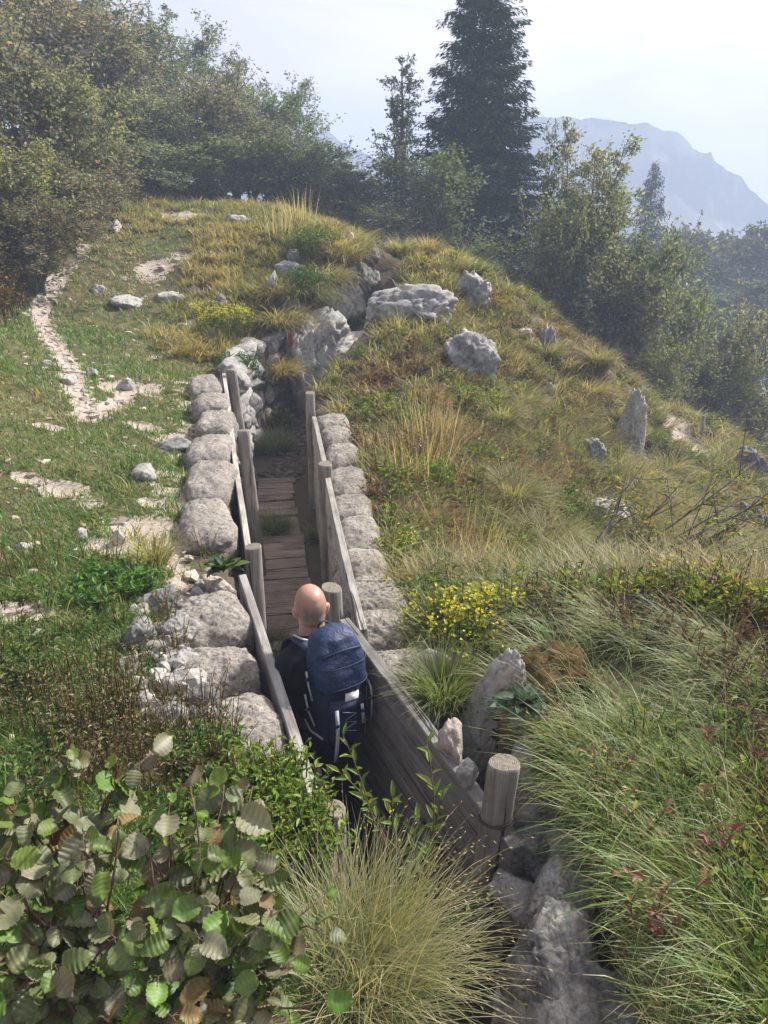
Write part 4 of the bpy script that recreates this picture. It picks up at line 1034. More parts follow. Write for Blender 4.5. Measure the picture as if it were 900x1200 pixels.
def meadow():
    mb = MB()
    x, y, r = sector(430000, 1.2, 21, -R(50), R(6))
    b = bare(x, y); n = n2(x, y, 1.6, 41); nf = n2(x, y, 6, 43)
    knoll = sstep(11.3, 12.6, y) * sstep(-4.2, -3.2, x + .06 * (y - 12)) * (1 - sstep(15, 18, y))
    dens = (1 - .96 * sstep(.22, .6, b + .45 * nf)) * (.62 + .5 * n + .3 * nf) * (1 - .7 * knoll)
    dens *= 1 - .5 * sstep(.55, .2, lrim(np.clip(y, .2, 16.5)) - x) 
    k = left_side(x, y) & ~trench(x, y, .06) & (rng.random(len(x)) < dens) & keep_mask(x, y)
    x, y, r, n, nf = x[k], y[k], r[k], n[k], nf[k]; N = len(x)
    z = H(x, y) - .005
    dryness = sstep(-.1, .6, n2(x, y, .8, 47) + .5 * nf + .012 * (y - 8))
    d = rng.random(N) < dryness * .55 + .10
    c = np.where(d[:, None], pick(DRY, N, .2) * .85, pick([(.07, .145, .022), (.09, .165, .028), (.13, .18, .045), (.05, .105, .02)], N))
    L = rng.gamma(5, .011, N) * (1 + .35 * n) * (.8 + .03 * r)
    w = (.0028 + .0011 * r) * rng.uniform(.7, 1.3, N)
    blades(mb, np.stack([x, y, z], -1), rng.uniform(0, 6.283, N), L.clip(.02, .2), w, rng.uniform(.1, .9, N), rng.uniform(.2, 1.1, N), c, 2)
    # rougher tufts dotted over it
    tx, ty, tr = sector(1500, 2.0, 19, -R(48), R(4))
    n = n2(tx, ty, .7, 51)
    k = left_side(tx, ty) & ~trench(tx, ty, .1) & (bare(tx, ty) < .3) & (rng.random(len(tx)) < .35 + .9 * n) & keep_mask(tx, ty)
    tuft(mb, tx[k], ty[k], 26, (.07, .16), .0035, [(.10, .14, .035), (.14, .15, .05), (.07, .11, .025), (.28, .22, .11)], spread=.05)
    o = mb.build('meadow_grass', M_grass); tag(o, 'short trodden grass covering the meadow left of the trench', 'grass', kind='stuff')

def tuft(mb, tx, ty, nb, Lr, w, pal, spread=.06, down=0.0, wtip=None, head=None, lean=(.1, .9), bend=(.5, 1.6), seg=3, jit=.15, wfac=.0010, hspread=1.0, tz=None):
    if len(tx) == 0: return
    T = len(tx); tz = H(tx, ty) if tz is None else tz
    e = .15; gx = (H(tx + e, ty) - H(tx - e, ty)) / (2 * e); gy = (H(tx, ty + e) - H(tx, ty - e)) / (2 * e)
    dh = np.arctan2(-gy, -gx); st = np.hypot(gx, gy)
    base = pick(pal, T, .12); S = rng.uniform(*Lr, T)
    i = np.repeat(np.arange(T), nb); N = len(i)
    hd = rng.uniform(0, 6.283, N)
    if down:
        w_ = np.clip(st[i] * down, 0, .85) > rng.random(N)
        hd = np.where(w_, dh[i] + rng.normal(0, .7, N), hd)
    if head is not None: hd = np.where(rng.random(N) < .8, head + rng.normal(0, hspread, N), hd)
    ro = spread * np.sqrt(rng.random(N)); a2 = rng.uniform(0, 6.283, N)
    p = np.stack([tx[i] + ro * np.cos(a2), ty[i] + ro * np.sin(a2), tz[i] - .02], -1)
    r = np.hypot(tx, ty)[i]
    c = base[i] * (1 + rng.normal(0, jit, (N, 1))).clip(.5, 1.6)
    dryb = rng.random(N) < .16; c = np.where(dryb[:, None], pick(DRY, N), c)
    L = S[i] * rng.uniform(.55, 1.15, N)
    blades(mb, p, hd, L, (w + wfac * r) * rng.uniform(.7, 1.3, N), rng.uniform(*lean, N), rng.uniform(*bend, N), c, seg, tipcol=c * .75 + np.array([.27, .21, .12]) * .25)

def hillside():
    mb = MB()
    x, y, r = sector(9500, 3.2, 17, -R(9), R(44))
    k = right_side(x, y) & ~(trench(x, y, .22) & (y < 9)) & ~trench(x, y, .03) & (y > 3.3) & (bare(x, y) < .4) & keep_mask(x, y)
    x, y = x[k], y[k]; n = n2(x, y, .55, 61); n_ = n2(x, y, 1.4, 63)
    grp = np.digitize(n + .5 * n_, [-.30, -.02, .26])
    pals = [[(.13, .16, .05), (.17, .19, .07), (.10, .13, .04)], [(.26, .21, .11), (.21, .175, .085), (.31, .26, .16)], [(.14, .16, .05), (.18, .17, .075), (.09, .125, .035)], [(.18, .11, .06), (.24, .17, .095), (.13, .10, .06)]]
    for g in range(4):
        m = grp == g
        tuft(mb, x[m], y[m], 34 if g < 2 else 26, (.24, .50) if g < 2 else (.16, .36), .004, pals[g], .09, down=1.3, bend=(.7, 1.9))
    # knoll, its crest and the far rim
    x, y, r = sector(5200, 10.5, 22, -R(26), R(0))
    knoll = sstep(-3.6, -2.6, x + .10 * (y - 12)) + .35 * sstep(14, 18, y)
    k = left_side(x, y) & ~trench(x, y, .1) & (rng.random(len(x)) < knoll) & (bare(x, y) < .35) & keep_mask(x, y)
    x, y = x[k], y[k]; n = n2(x, y, .6, 71)
    m = n > .05
    tuft(mb, x[m], y[m], 26, (.16, .36), .004, [(.28, .22, .10), (.33, .26, .14), (.22, .17, .07)], .09, down=1.2)
    tuft(mb, x[~m], y[~m], 26, (.14, .32), .004, [(.14, .14, .045), (.10, .12, .035), (.20, .17, .06)], .09, down=1.2)
    o = mb.build('hillside_grass', M_grass); tag(o, 'tufted dry and olive grass covering the hillside and knoll', 'grass', kind='stuff')

def bank():
    mb = MB()
    # long green arching grass, combed to the left over the rim
    x, y, r = sector(3600, 1.0, 4.6, R(9), R(52))
    edge = x - rrim(np.clip(y, .2, 16.5))
    k = (edge > .05) & (y < 3.75) & keep_mask(x, y); x, y, edge = x[k], y[k], edge[k]
    n = n2(x, y, 1.3, 81)
    g = np.random.default_rng(31); cl_ = []
    for yy in np.arange(1.15, 2.2, .19): cl_.append((float(rrim(yy)) + g.uniform(.20, .32), yy + g.uniform(-.05, .05), .15))
    for _ in range(13): yy = g.uniform(1.2, 2.35); cl_.append((float(rrim(yy)) + g.uniform(.4, 1.5), yy, g.uniform(.10, .17)))
    for px, py in [(700, 900), (690, 950), (720, 880), (760, 930), (700, 1020), (690, 1080)]: q = G(px, py); cl_.append((q[0], q[1], .15))
    cx = []; cy_ = []; ch = []
    for a, b_, r_ in cl_:
        m = 22; cx.append(g.normal(a, r_ * .6, m)); cy_.append(g.normal(b_, r_ * .6, m)); ch.append(np.full(m, g.uniform(.75, 1.1)))
    cx = np.concatenate(cx); cy_ = np.concatenate(cy_); e_ = cx - rrim(np.clip(cy_, .2, 16.5)); kk = (e_ > .06) & keep_mask(cx, cy_); cx, cy_ = cx[kk], cy_[kk]
    tuft(mb, cx, cy_, 30, (.16, .44), .0034, [(.075, .16, .016), (.11, .20, .022), (.055, .12, .014), (.15, .19, .035), (.20, .19, .07)], .05, head=math.pi * .95, lean=(.2, 1.1), bend=(.6, 1.7), seg=4, hspread=.8)
    tuft(mb, x, y, 17, (.06, .22), .0032, [(.11, .14, .05), (.19, .165, .085), (.08, .13, .035), (.11, .085, .05), (.14, .17, .06)], .08, head=math.pi * .9, hspread=2.2, seg=3)
    # bluish tufts on the right of the bank
    c = np.array([G(px, py)[:2] for px, py in [(840, 800), (870, 780), (890, 830), (820, 770), (880, 870), (845, 850), (700, 740), (735, 760), (690, 850), (660, 800)]])
    x = (c[:, 0][:, None] + rng.normal(0, .10, (len(c), 9))).ravel(); y = (c[:, 1][:, None] + rng.normal(0, .10, (len(c), 9))).ravel()
    tuft(mb, x, y, 44, (.25, .40), .0022, [(.14, .18, .08), (.18, .20, .09), (.11, .15, .06)], .06, head=math.pi * .95, lean=(.3, .9), bend=(.8, 1.6), seg=4, hspread=.5)
    o = mb.build('bank_grass', M_grass); tag(o, 'long arching green grass on the near bank right of the trench', 'grass', kind='stuff')
meadow(); hillside(); bank()

def herb_geo(mb, x, y, z, nst, h, pal, leaf, g, stemcol=(.12, .08, .05), flow=None, nl=9, ratio=.4, spread=.5):
    """leafy upright herb: stems with leaves, into mb (material 0 leaves)"""
    for s in range(nst):
        a = g.uniform(0, 6.283); ln = h * g.uniform(.6, 1.05); le = abs(g.normal(0, spread * .5)) + .05
        t = np.linspace(0, 1, 5); pts = np.stack([x + .03 * math.cos(a) + np.cos(a) * ln * np.sin(le) * t ** 1.4, y + .03 * math.sin(a) + np.sin(a) * ln * np.sin(le) * t ** 1.4, z + ln * np.cos(le) * t], -1)
        v, q, _ = tube(pts, np.linspace(.0028, .0012, 5) * (1 + .1 * math.hypot(x, y)), 3, False); mb.add(v, q, col=np.array(stemcol) * g.uniform(.7, 1.3))
        tt = g.uniform(.15, 1, nl); p = np.stack([np.interp(tt, t, pts[:, k]) for k in range(3)], -1)
        az = g.uniform(0, 6.283, nl); el = g.uniform(-.1, .9, nl)
        ax = np.stack([np.cos(az) * np.cos(el), np.sin(az) * np.cos(el), np.sin(el)], -1)
        L = leaf * g.uniform(.6, 1.2, nl)
        leaves(mb, p, ax, np.tile([0, 0, 1.], (nl, 1)) + g.normal(0, .3, (nl, 3)), L, L * ratio, pick(pal, nl, .2, g=g))
        if flow is not None:
            nf = 6; pp = pts[-1] + g.normal(0, .018, (nf, 3)) * (1 + .05 * math.hypot(x, y)); az = g.uniform(0, 6.283, nf)
            leaves(mb, pp, np.stack([np.cos(az), np.sin(az), np.full(nf, .5)], -1), np.tile([0, 0, 1.], (nf, 1)), leaf * .45, leaf * .4, pick([flow], nf, .15, g=g))
YEL = [(.24, .22, .035), (.17, .20, .035), (.11, .16, .03)]
PURP = [(.11, .05, .045), (.08, .04, .04), (.16, .08, .05), (.10, .07, .04)]
def herbs():
    g = np.random.default_rng(12); mb = MB()
    x, y, r = sector(3900, 3.4, 16, -R(8), R(44))
    k = right_side(x, y) & ~trench(x, y, .30) & (bare(x, y) < .3) & keep_mask(x, y); x, y = x[k], y[k]
    n = n2(x, y, .8, 91); n_ = n2(x, y, .5, 93); keepn = g.random(len(x)) < .52 + .7 * n_; x, y, n = x[keepn], y[keepn], n[keepn]
    z = H(x, y)
    for X, Y, Z, q in zip(x, y, z, n):
        s = 1 + .035 * Y
        if q > .14: herb_geo(mb, X, Y, Z, 5, g.uniform(.18, .34), YEL, .045 * s, g, flow=(.42, .34, .03) if g.random() < .12 else None)
        elif q > -.05: herb_geo(mb, X, Y, Z, 5, g.uniform(.16, .30), [(.07, .12, .022), (.11, .16, .03), (.16, .18, .04)], .05 * s, g)
        elif q > -.24: herb_geo(mb, X, Y, Z, 5, g.uniform(.12, .26), PURP + RUST, .04 * s, g)
        else: herb_geo(mb, X, Y, Z, 4, g.uniform(.2, .4), DRY + RUST, .035 * s, g, nl=6)
    # purple-brown and rusty plants on the near bank and its lip
    x, y, r = sector(900, 1.3, 4.2, R(12), R(48)); k = (x - rrim(np.clip(y, .2, 16.5)) > .3) & (y < 4.0) & keep_mask(x, y); x, y = x[k], y[k]; z = H(x, y); n = n2(x, y, 1.2, 95)
    for X, Y, Z, q in zip(x, y, z, n):
        far = sstep(2.1, 2.9, Y)
        if g.random() < .85:
            herb_geo(mb, X, Y, Z, 4, g.uniform(.12, .30), (PURP if q > .05 else RUST + YEL if q < -.25 else [(.07, .13, .02), (.12, .16, .03), (.18, .19, .04)]), .036, g, nl=10, ratio=.5)
    # left meadow edge weeds by the rubble and along the border bushes
    x, y, r = sector(900, 1.7, 5.5, -R(42), -R(9)); k = left_side(x, y) & ~trench(x, y, .12) & keep_mask(x, y); x, y = x[k], y[k]; z = H(x, y); n = n2(x, y, 1.3, 97)
    for X, Y, Z, q in zip(x, y, z, n):
        if Y > 4.2 and q < .2: continue
        if g.random() < sstep(4.6, 2.2, Y) * .62 + .08:
            if q > .05: herb_geo(mb, X, Y, Z, 4, g.uniform(.06, .16), [(.06, .11, .02), (.09, .15, .03), (.12, .14, .04)], .035, g)
            else: herb_geo(mb, X, Y, Z, 5, g.uniform(.12, .28), [(.18, .13, .08), (.24, .18, .11), (.13, .10, .06), (.12, .15, .05)], .022, g, nl=8, stemcol=(.20, .14, .09))
    x, y, r = sector(1500, 8, 18, -R(38), -R(17)); bd = -x - np.interp(y, [8, 12, 14.5, 17], [4.6, 5.5, 6.0, 5.4]); k = bd > 0; x, y = x[k], y[k]; z = H(x, y); n = n2(x, y, .6, 99)
    for X, Y, Z, q in zip(x, y, z, n):
        herb_geo(mb, X, Y, Z, 5, g.uniform(.35, .85), RUST + PURP if q > -.1 else OLIVE + RUST, .07, g, nl=9)
    o = mb.build('undergrowth', M_leaf, smooth=False); tag(o, 'mixed low weeds, yellow herbs and reddish plants between the grass', 'undergrowth', kind='stuff')
herbs()

# gravel in paths and trench
def gravel():
    mb = MB(); g = np.random.default_rng(5); d, t = ico(1)
    pts = []
    for a, b, rx, ry in BARE:
        n = int(17 * (rx + ry)); pts.append(np.stack([g.normal(a, rx * .62, n), g.normal(b, ry * .62, n)], -1))
    pts = np.concatenate(pts); k = ~trench(pts[:, 0], pts[:, 1], .05); pts = pts[k]
    z = H(pts[:, 0], pts[:, 1]) - .03 * bare(pts[:, 0], pts[:, 1])
    ty = g.uniform(9.1, 11.4, 420); tx = (lrim(ty) + rrim(ty)) / 2 + g.normal(0, .16, 420)
    pts = np.concatenate([pts, np.stack([tx, ty], -1)]); z = np.concatenate([z, floor_z(ty) + .01])
    mx, my, mr = sector(900, 2.2, 15, -R(46), -R(6)); k = left_side(mx, my) & ~trench(mx, my, .1); mx, my = mx[k], my[k]
    pts = np.concatenate([pts, np.stack([mx, my], -1)]); z = np.concatenate([z, H(mx, my) + .002])
    # fallen stones in the near trench bottom
    ty = g.uniform(1.0, 2.4, 160); tx = g.uniform(lrim(ty), rrim(ty)); pts = np.concatenate([pts, np.stack([tx, ty], -1)]); z = np.concatenate([z, floor_z(ty) + .01])
    for i, ((x, y), zz) in enumerate(zip(pts, z)):
        s = g.gamma(3, .008) * (.7 + .05 * y); v = d * (1 + .25 * g.normal(size=(len(d), 1))) * np.array([s, s * g.uniform(.6, 1), s * g.uniform(.3, .6)])
        a = g.uniform(0, 6.283); ca, sa = math.cos(a), math.sin(a)
        v = np.stack([v[:, 0] * ca - v[:, 1] * sa, v[:, 0] * sa + v[:, 1] * ca, v[:, 2]], -1) + np.array([x, y, zz])
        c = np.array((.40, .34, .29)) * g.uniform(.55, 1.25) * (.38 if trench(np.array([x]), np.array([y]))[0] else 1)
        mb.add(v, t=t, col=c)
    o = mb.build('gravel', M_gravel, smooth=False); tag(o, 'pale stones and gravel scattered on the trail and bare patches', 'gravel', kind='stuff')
gravel()

def rubble():
    mb = MB(); g = np.random.default_rng(15)
    for k in range(110):
        p = G(g.uniform(150, 245), g.uniform(690, 850)); sz = g.gamma(3, .009) + .010
        if bool(trench(p[:1], p[1:2], .12)[0]): continue
        v, t = rock_geo(5000 + k, (sz * g.uniform(.8, 1.4), sz, sz * g.uniform(.5, .9)), 2, 9, .12, 0)
        a = g.uniform(0, 6.283); ca, sa = math.cos(a), math.sin(a)
        v = np.stack([v[:, 0] * ca - v[:, 1] * sa, v[:, 0] * sa + v[:, 1] * ca, v[:, 2]], -1)
        mb.add(v + p + np.array([0, 0, sz * .2]), t=t)
    tag(mb.build('rubble', M_rock, smooth=False), 'loose grey rubble piled between the weeds and the large near sandbags', 'rubble', kind='stuff')
rubble()
exec_plants = True
# ------------------------------------------------------------------ individual plants
def tussock(px, py, label, nb, Lr, pal, spread=.08, head=None, hspread=1.0, lean=(.05, .9), bend=(.5, 1.5), at=None, w=.0022, name='grass_tussock', seeds=0, seg=5, off=(0, 0)):
    p = G(px, py) if at is None else np.array(at, float)
    p = p + np.array([off[0], off[1], 0])
    t_ = thing(name, label, 'grass tussock', p)
    mb = MB(); N = nb
    ro = spread * np.sqrt(rng.random(N)); a2 = rng.uniform(0, 6.283, N)
    hd = a2 + rng.normal(0, .5, N)
    if head is not None: hd = np.where(rng.random(N) < .6, head + rng.normal(0, hspread, N), hd)
    L = rng.uniform(*Lr, N); r = math.hypot(p[0], p[1])
    c = pick(pal, N, .18)
    le = rng.uniform(*lean, N) * (.35 + .65 * ro / spread)
    blades(mb, np.stack([ro * np.cos(a2), ro * np.sin(a2), np.full(N, -.03)], -1), hd, L, (w + .0009 * r) * rng.uniform(.6, 1.3, N), le, rng.uniform(*bend, N), c, seg, tipcol=c * .5 + np.array([.40, .32, .23]) * .5)
    o = mb.build('blades', M_grass, t_)
    if seeds:
        mb = MB(); N = seeds; hd = rng.normal(-.2, 1.0, N) if head is None else head + rng.normal(0, hspread, N)
        L = rng.uniform(Lr[1] * .9, Lr[1] * 1.35, N); a2 = rng.uniform(0, 6.283, N); ro = spread * .7 * rng.random(N)
        p0 = np.stack([ro * np.cos(a2), ro * np.sin(a2), np.zeros(N)], -1); le = rng.uniform(.15, .9, N); be = rng.uniform(.4, 1.3, N)
        blades(mb, p0, hd, L, .0021, le, be, np.array([.40, .31, .17]), 6)
        # drooping seed heads along the last part
        for k in range(5):
            f = 1 - k * .06; th = le; cur = p0.copy()
            d = np.stack([np.cos(hd), np.sin(hd), np.zeros(N)], -1)
            for s_ in range(6):
                th2 = le + be * ((s_ + .5) / 6) ** 1.3; st = np.clip(f * 6 - s_, 0, 1)
                cur = cur + (d * np.sin(th2)[:, None] + np.array([0, 0, 1]) * np.cos(th2)[:, None]) * (L / 6 * st)[:, None]
            leaves(mb, cur, d + rng.normal(0, .3, (N, 3)) + np.array([0, 0, -.4]), rng.normal(0, 1, (N, 3)), .013, .0032, pick([(.34, .27, .16), (.28, .21, .12)], N))
        mb.build('seed_heads', M_grass, t_)
    return t_
tussock(425, 1150, 'large tan and green grass tussock leaning over the trench in front', 1700, (.16, .40), [(.10, .16, .05), (.14, .18, .07), (.25, .23, .15), (.08, .14, .04), (.36, .31, .22)], .15, head=.1, hspread=1.0, lean=(.05, 1.1), bend=(.3, 1.5), seeds=70, w=.0022)
tussock(180, 660, 'yellow green grass tussock in bare soil beside the left sandbags', 420, (.14, .30), [(.22, .22, .06), (.16, .18, .045), (.30, .25, .11)], .07)
tussock(325, 522, 'bright green grass tussock growing on the trench floor', 700, (.25, .5), [(.05, .11, .018), (.07, .14, .02), (.04, .085, .015)], .16, at=(-1.62, 10.4, .05), w=.003)
tussock(308, 590, 'dark grass clump under the leaning left boards', 350, (.2, .4), [(.05, .10, .02), (.04, .08, .015)], .10, at=(-1.22, 7.6, .02), w=.003)
tussock(0, 0, 'thin dark grass growing along the left edge of the walkway', 420, (.12, .26), [(.045, .08, .018), (.06, .10, .02)], .18, at=(-.98, 5.2, .01), w=.003)
tussock(475, 722, 'yellow green tussock against the right sandbags', 420, (.12, .24), [(.20, .22, .05), (.15, .18, .04), (.30, .26, .10)], .07)
tussock(520, 815, 'green grass clump between the right sandbags and the mossy slab', 700, (.16, .32), [(.07, .13, .02), (.10, .17, .03), (.05, .10, .018)], .10)
tussock(556, 740, 'tall green tussock beside the yellow flowering herb', 420, (.14, .26), [(.08, .14, .022), (.11, .17, .03)], .08)
tussock(340, 585, 'green weeds tuft against the foot of the right boards', 280, (.14, .3), [(.05, .10, .02), (.06, .12, .02)], .10, at=(-.70, 7.4, .02), w=.003)
for px, py, lab in [(370, 238, 'tall pale feathery grass clump on the crest of the knoll'), (352, 245, 'thin straw coloured grass clump left on the knoll crest'), (330, 262, 'tan grass clump on the shoulder of the knoll')]:
    tussock(px, py + 18, lab, 62, (.35, .85), [(.42, .35, .22), (.36, .29, .17)], .35, lean=(.0, .35), bend=(.1, .7), w=.001)
for px, py, lab in [(490, 560, 'stand of tall golden stalks on the slope above the right sandbags'), (500, 520, 'thinner golden stalks higher on the slope'), (545, 660, 'bleached dry stalks lower on the slope')]:
    tussock(px, py, lab, 90, (.35, .75), [(.40, .30, .13), (.34, .25, .10), (.26, .18, .08)], .40, lean=(.0, .45), bend=(.1, .8), w=.0016)
for px, py, lab in [(600, 590, 'grey green arching tussock on the middle of the slope'), (640, 420, 'rounded olive tussock near the ridge below the upright stone'), (700, 430, 'round olive tussock on the ridge shoulder'), (612, 480, 'drooping grey green tussock right of the pale boulder'), (690, 470, 'shaggy tan tussock on the ridge left of the pinnacle'), (585, 500, 'shaggy olive tussock below the pale boulder'), (780, 560, 'green tussock right of the tall pinnacle'), (470, 300, 'reedy tussock on the skyline right of the cleft'), (500, 300, 'straw tussock on the skyline above the broad slab'), (640, 650, 'dark green tussock left of the bare shrub')]:
    tussock(px, py, lab, 620, (.3, .55), [(.15, .16, .07), (.12, .14, .05), (.24, .20, .10)] if 'tan' not in lab and 'straw' not in lab else [(.30, .22, .10), (.24, .18, .08)], .14, lean=(.1, 1.0), bend=(.8, 1.8), w=.003)
for px, py, lab in [(395, 300, 'shaggy pale grass hanging over the knoll edge by the cleft'), (330, 352, 'rusty grass overhanging the stone wall top'), (335, 440, 'rust coloured grass hanging on the trench wall')]:
    tussock(px, py, lab, 520, (.3, .6), [(.34, .25, .12), (.28, .18, .07), (.22, .18, .08)], .18, head=-.7, lean=(.3, 1.1), bend=(.9, 1.7), w=.0035, at=None if py < 400 else at(330, 440, 11.4))

for k, (yy, lab) in enumerate([(11.9, 'dry grass fringe above the red trail marker'), (12.6, 'olive grass fringe hanging over the fissured crag'), (13.3, 'pale grass curtain at the steep edge of the knoll'), (14.0, 'long tan grass drooping into the cleft'), (14.7, 'grass curtain at the top of the cleft')]):
    x_ = float(lrim(yy)) - .02
    tussock(0, 0, lab, 520, (.4, .75), [(.32, .26, .13), (.20, .19, .07), (.26, .20, .09)] if k != 1 else [(.10, .13, .04), (.15, .16, .05)], .30, head=-.6, hspread=.6, lean=(.4, 1.2), bend=(1.0, 1.9), w=.003, at=(x_, yy, float(H(x_ - .15, yy)[0]) - .02))
# leafy herbs as plants of their own
def plant(px, py, label, name, nst, h, pal, leaf, n=6, spread_m=.15, flow=None, at=None, cat='plant', ratio=.4, nl=10, spread=.5, seed=0):
    p = G(px, py) if at is None else np.array(at, float)
    t_ = thing(name, label, cat, p); g = np.random.default_rng(seed + int(px * 7 + py)); mb = MB()
    for k in range(n):
        a = g.uniform(0, 6.283); r = spread_m * math.sqrt(g.random()); herb_geo(mb, r * math.cos(a), r * math.sin(a), -.02, nst, h, pal, leaf, g, flow=flow, nl=nl, ratio=ratio, spread=spread)
    mb.build('foliage', M_leaf, t_, smooth=False); return t_
plant(258, 392, 'rounded bush dotted with yellow flowers above the left sandbags', 'flowering_bush', 7, .45, [(.12, .15, .03), (.18, .19, .04), (.09, .12, .025)], .06, 16, .42, (.42, .36, .03), cat='bush')
plant(285, 437, 'dark green creeper patch beside the farthest left post', 'creeper', 7, .28, [(.03, .075, .012), (.045, .10, .018)], .06, 14, .22, at=at(284, 437, 9.7))
plant(555, 765, 'tall yellow flowering herb by the smooth oval boulder', 'yellow_herb', 6, .34, YEL + [(.10, .16, .03)], .045, 9, .16, (.5, .40, .02))
plant(300, 985, 'spread of bright green small leaved herbs in front of the left plank wall', 'green_herb', 6, .17, [(.10, .17, .028), (.14, .20, .035), (.20, .22, .045)], .032, 60, .26, at=(-.40, 1.78, 1.58), seed=3)
plant(290, 915, 'leafy green weed growing at the foot of the lowest near sandbag', 'green_weed', 6, .16, [(.07, .13, .022), (.10, .17, .03)], .035, 22, .12, at=(-.66, 2.22, 1.46))
plant(372, 300, 'leafy shrub with yellowing leaves on the side of the knoll', 'small_shrub', 7, .55, [(.06, .11, .022), (.10, .14, .03), (.20, .20, .04), (.05, .09, .02)], .07, 36, .55, cat='bush')
plant(375, 350, 'dark leafy shrub hanging above the crag at the trench bend', 'small_shrub', 7, .55, [(.045, .085, .018), (.06, .11, .022)], .07, 34, .42, cat='bush', at=G(352, 352))
plant(322, 455, 'leafy yellow weed at the foot of the stone wall', 'yellow_weed', 6, .5, [(.13, .15, .03), (.20, .19, .045)], .07, 8, .18, at=(-1.65, 11.2, .1))
plant(440, 490, 'patch of bright yellow green herb above the right sandbags', 'yellow_herb', 6, .30, YEL, .05, 14, .32)
plant(520, 580, 'light green herb clump in the middle of the right slope', 'green_herb', 6, .36, [(.09, .17, .025), (.12, .20, .03)], .05, 10, .20)
plant(560, 480, 'lime coloured herb below the pale boulder', 'green_herb', 6, .3, YEL + [(.12, .2, .03)], .055, 12, .3)
plant(600, 670, 'lime and yellow herb mass beside the bare shrub', 'yellow_herb', 6, .28, YEL + [(.10, .17, .03)], .042, 16, .28)
plant(640, 330, 'autumn yellow shrublet on the ridge near the split outcrop', 'small_shrub', 6, .35, [(.26, .20, .03), (.16, .15, .035), (.22, .10, .03)], .06, 10, .3, at=G(585, 365))
plant(130, 690, 'broad leaved green weed in the turf left of the rubble', 'green_weed', 5, .12, [(.06, .13, .02), (.09, .17, .03)], .05, 22, .22, ratio=.5)
plant(90, 850, 'brown dead stems of a herb in the lower left', 'dead_herb', 7, .30, [(.22, .16, .10), (.16, .12, .07), (.30, .23, .15), (.10, .13, .04)], .022, 15, .26, nl=9, at=G(80, 860))
plant(200, 860, 'tangle of dry brown twiggy herb beside the lowest near sandbag', 'dead_herb', 7, .28, [(.20, .14, .09), (.15, .10, .07), (.27, .20, .13)], .020, 22, .24, nl=9, at=G(205, 880))
plant(20, 800, 'pale green weeds at the left picture edge', 'green_weed', 6, .16, [(.08, .13, .03), (.11, .15, .04)], .035, 20, .2)

def rosette(px, py, label, n, L, pal, at=None):
    p = G(px, py) if at is None else np.array(at, float)
    mb = MB(); g = np.random.default_rng(int(px)); 
    for k in range(int(n * 1.5)):
        a = k * 2.4 + g.normal(0, .35); el = .15 + 1.0 * (k / n / 1.5) + g.normal(0, .2); le = L * (1.1 - .5 * k / n / 1.5) * g.uniform(.55, 1.1); S = 6
        for s_ in (0,):
            ts = np.linspace(0, 1, S); w = np.array([.12, .55, .95, 1, .7, .05]) * le * .17
            th = el + g.uniform(-1.8, -.4) * ts ** 1.5
            x = np.cumsum(np.r_[0, np.cos(th[:-1])]) * le / S; z = np.cumsum(np.r_[0, np.sin(th[:-1])]) * le / S
            ctr = np.stack([x * math.cos(a), x * math.sin(a), z], -1); sd = np.array([-math.sin(a), math.cos(a), 0])
            v = np.concatenate([ctr - sd * w[:, None] + [0, 0, .012], ctr, ctr + sd * w[:, None] + [0, 0, .012]])
            q = [[i, i + 1, S + i + 1, S + i] for i in range(S - 1)] + [[S + i, S + i + 1, 2 * S + i + 1, 2 * S + i] for i in range(S - 1)]
            mb.add(v, q, col=pick(pal, 1, .15, g=g)[0])
    o = mb.build('leaf_rosette', M_hazel, loc=p); return tag(o, label, 'plant')
rosette(262, 664, 'dark green rosette of broad leaves on the rim by the left post', 22, .17, [(.03, .065, .022), (.045, .085, .028), (.08, .12, .035)], at=top_pt(262, 668, 1.50))
rosette(617, 815, 'blue green rosette of broad leaves at the foot of the upright grey slab', 20, .15, [(.06, .11, .065), (.085, .135, .08), (.05, .085, .045)], at=top_pt(614, 826, 1.66))
plant(600, 800, 'short brown weedy fringe on top of the mossy mound', 'mound_weed', 4, .06, [(.12, .10, .04), (.09, .11, .03), (.16, .10, .04)], .018, 16, .16, at=top_pt(648, 800, 1.62))
rosette(640, 765, 'pale small rosette above the mossy mound', 14, .09, [(.16, .22, .14), (.12, .17, .10)])

# yellow daisy flowers
for px, py, Y, lab in [(233, 866, 2.25, 'single yellow daisy flower among dry brown stems')]:
    p = P(px, py, Y); t_ = thing('yellow_flower', lab, 'flower', (p[0], p[1], float(H(p[0], p[1])[0])))
    hgt = p[2] - t_.location.z
    MB().add(*tube(np.array([(0, 0, 0), (.01, 0, hgt * .5), (0, 0, hgt)]), .0018, 5), col=(.08, .12, .03)).build('stem', M_leaf, t_)
    mb = MB(); a = np.arange(14) * 2 * math.pi / 14
    leaves(mb, np.tile([0, 0, hgt], (14, 1)), np.stack([np.cos(a), np.sin(a) - .35, np.full(14, .35)], -1), np.tile([0, -.3, 1.], (14, 1)), .020, .008, (.75, .55, .02)); mb.build('petals', M_flower, t_)

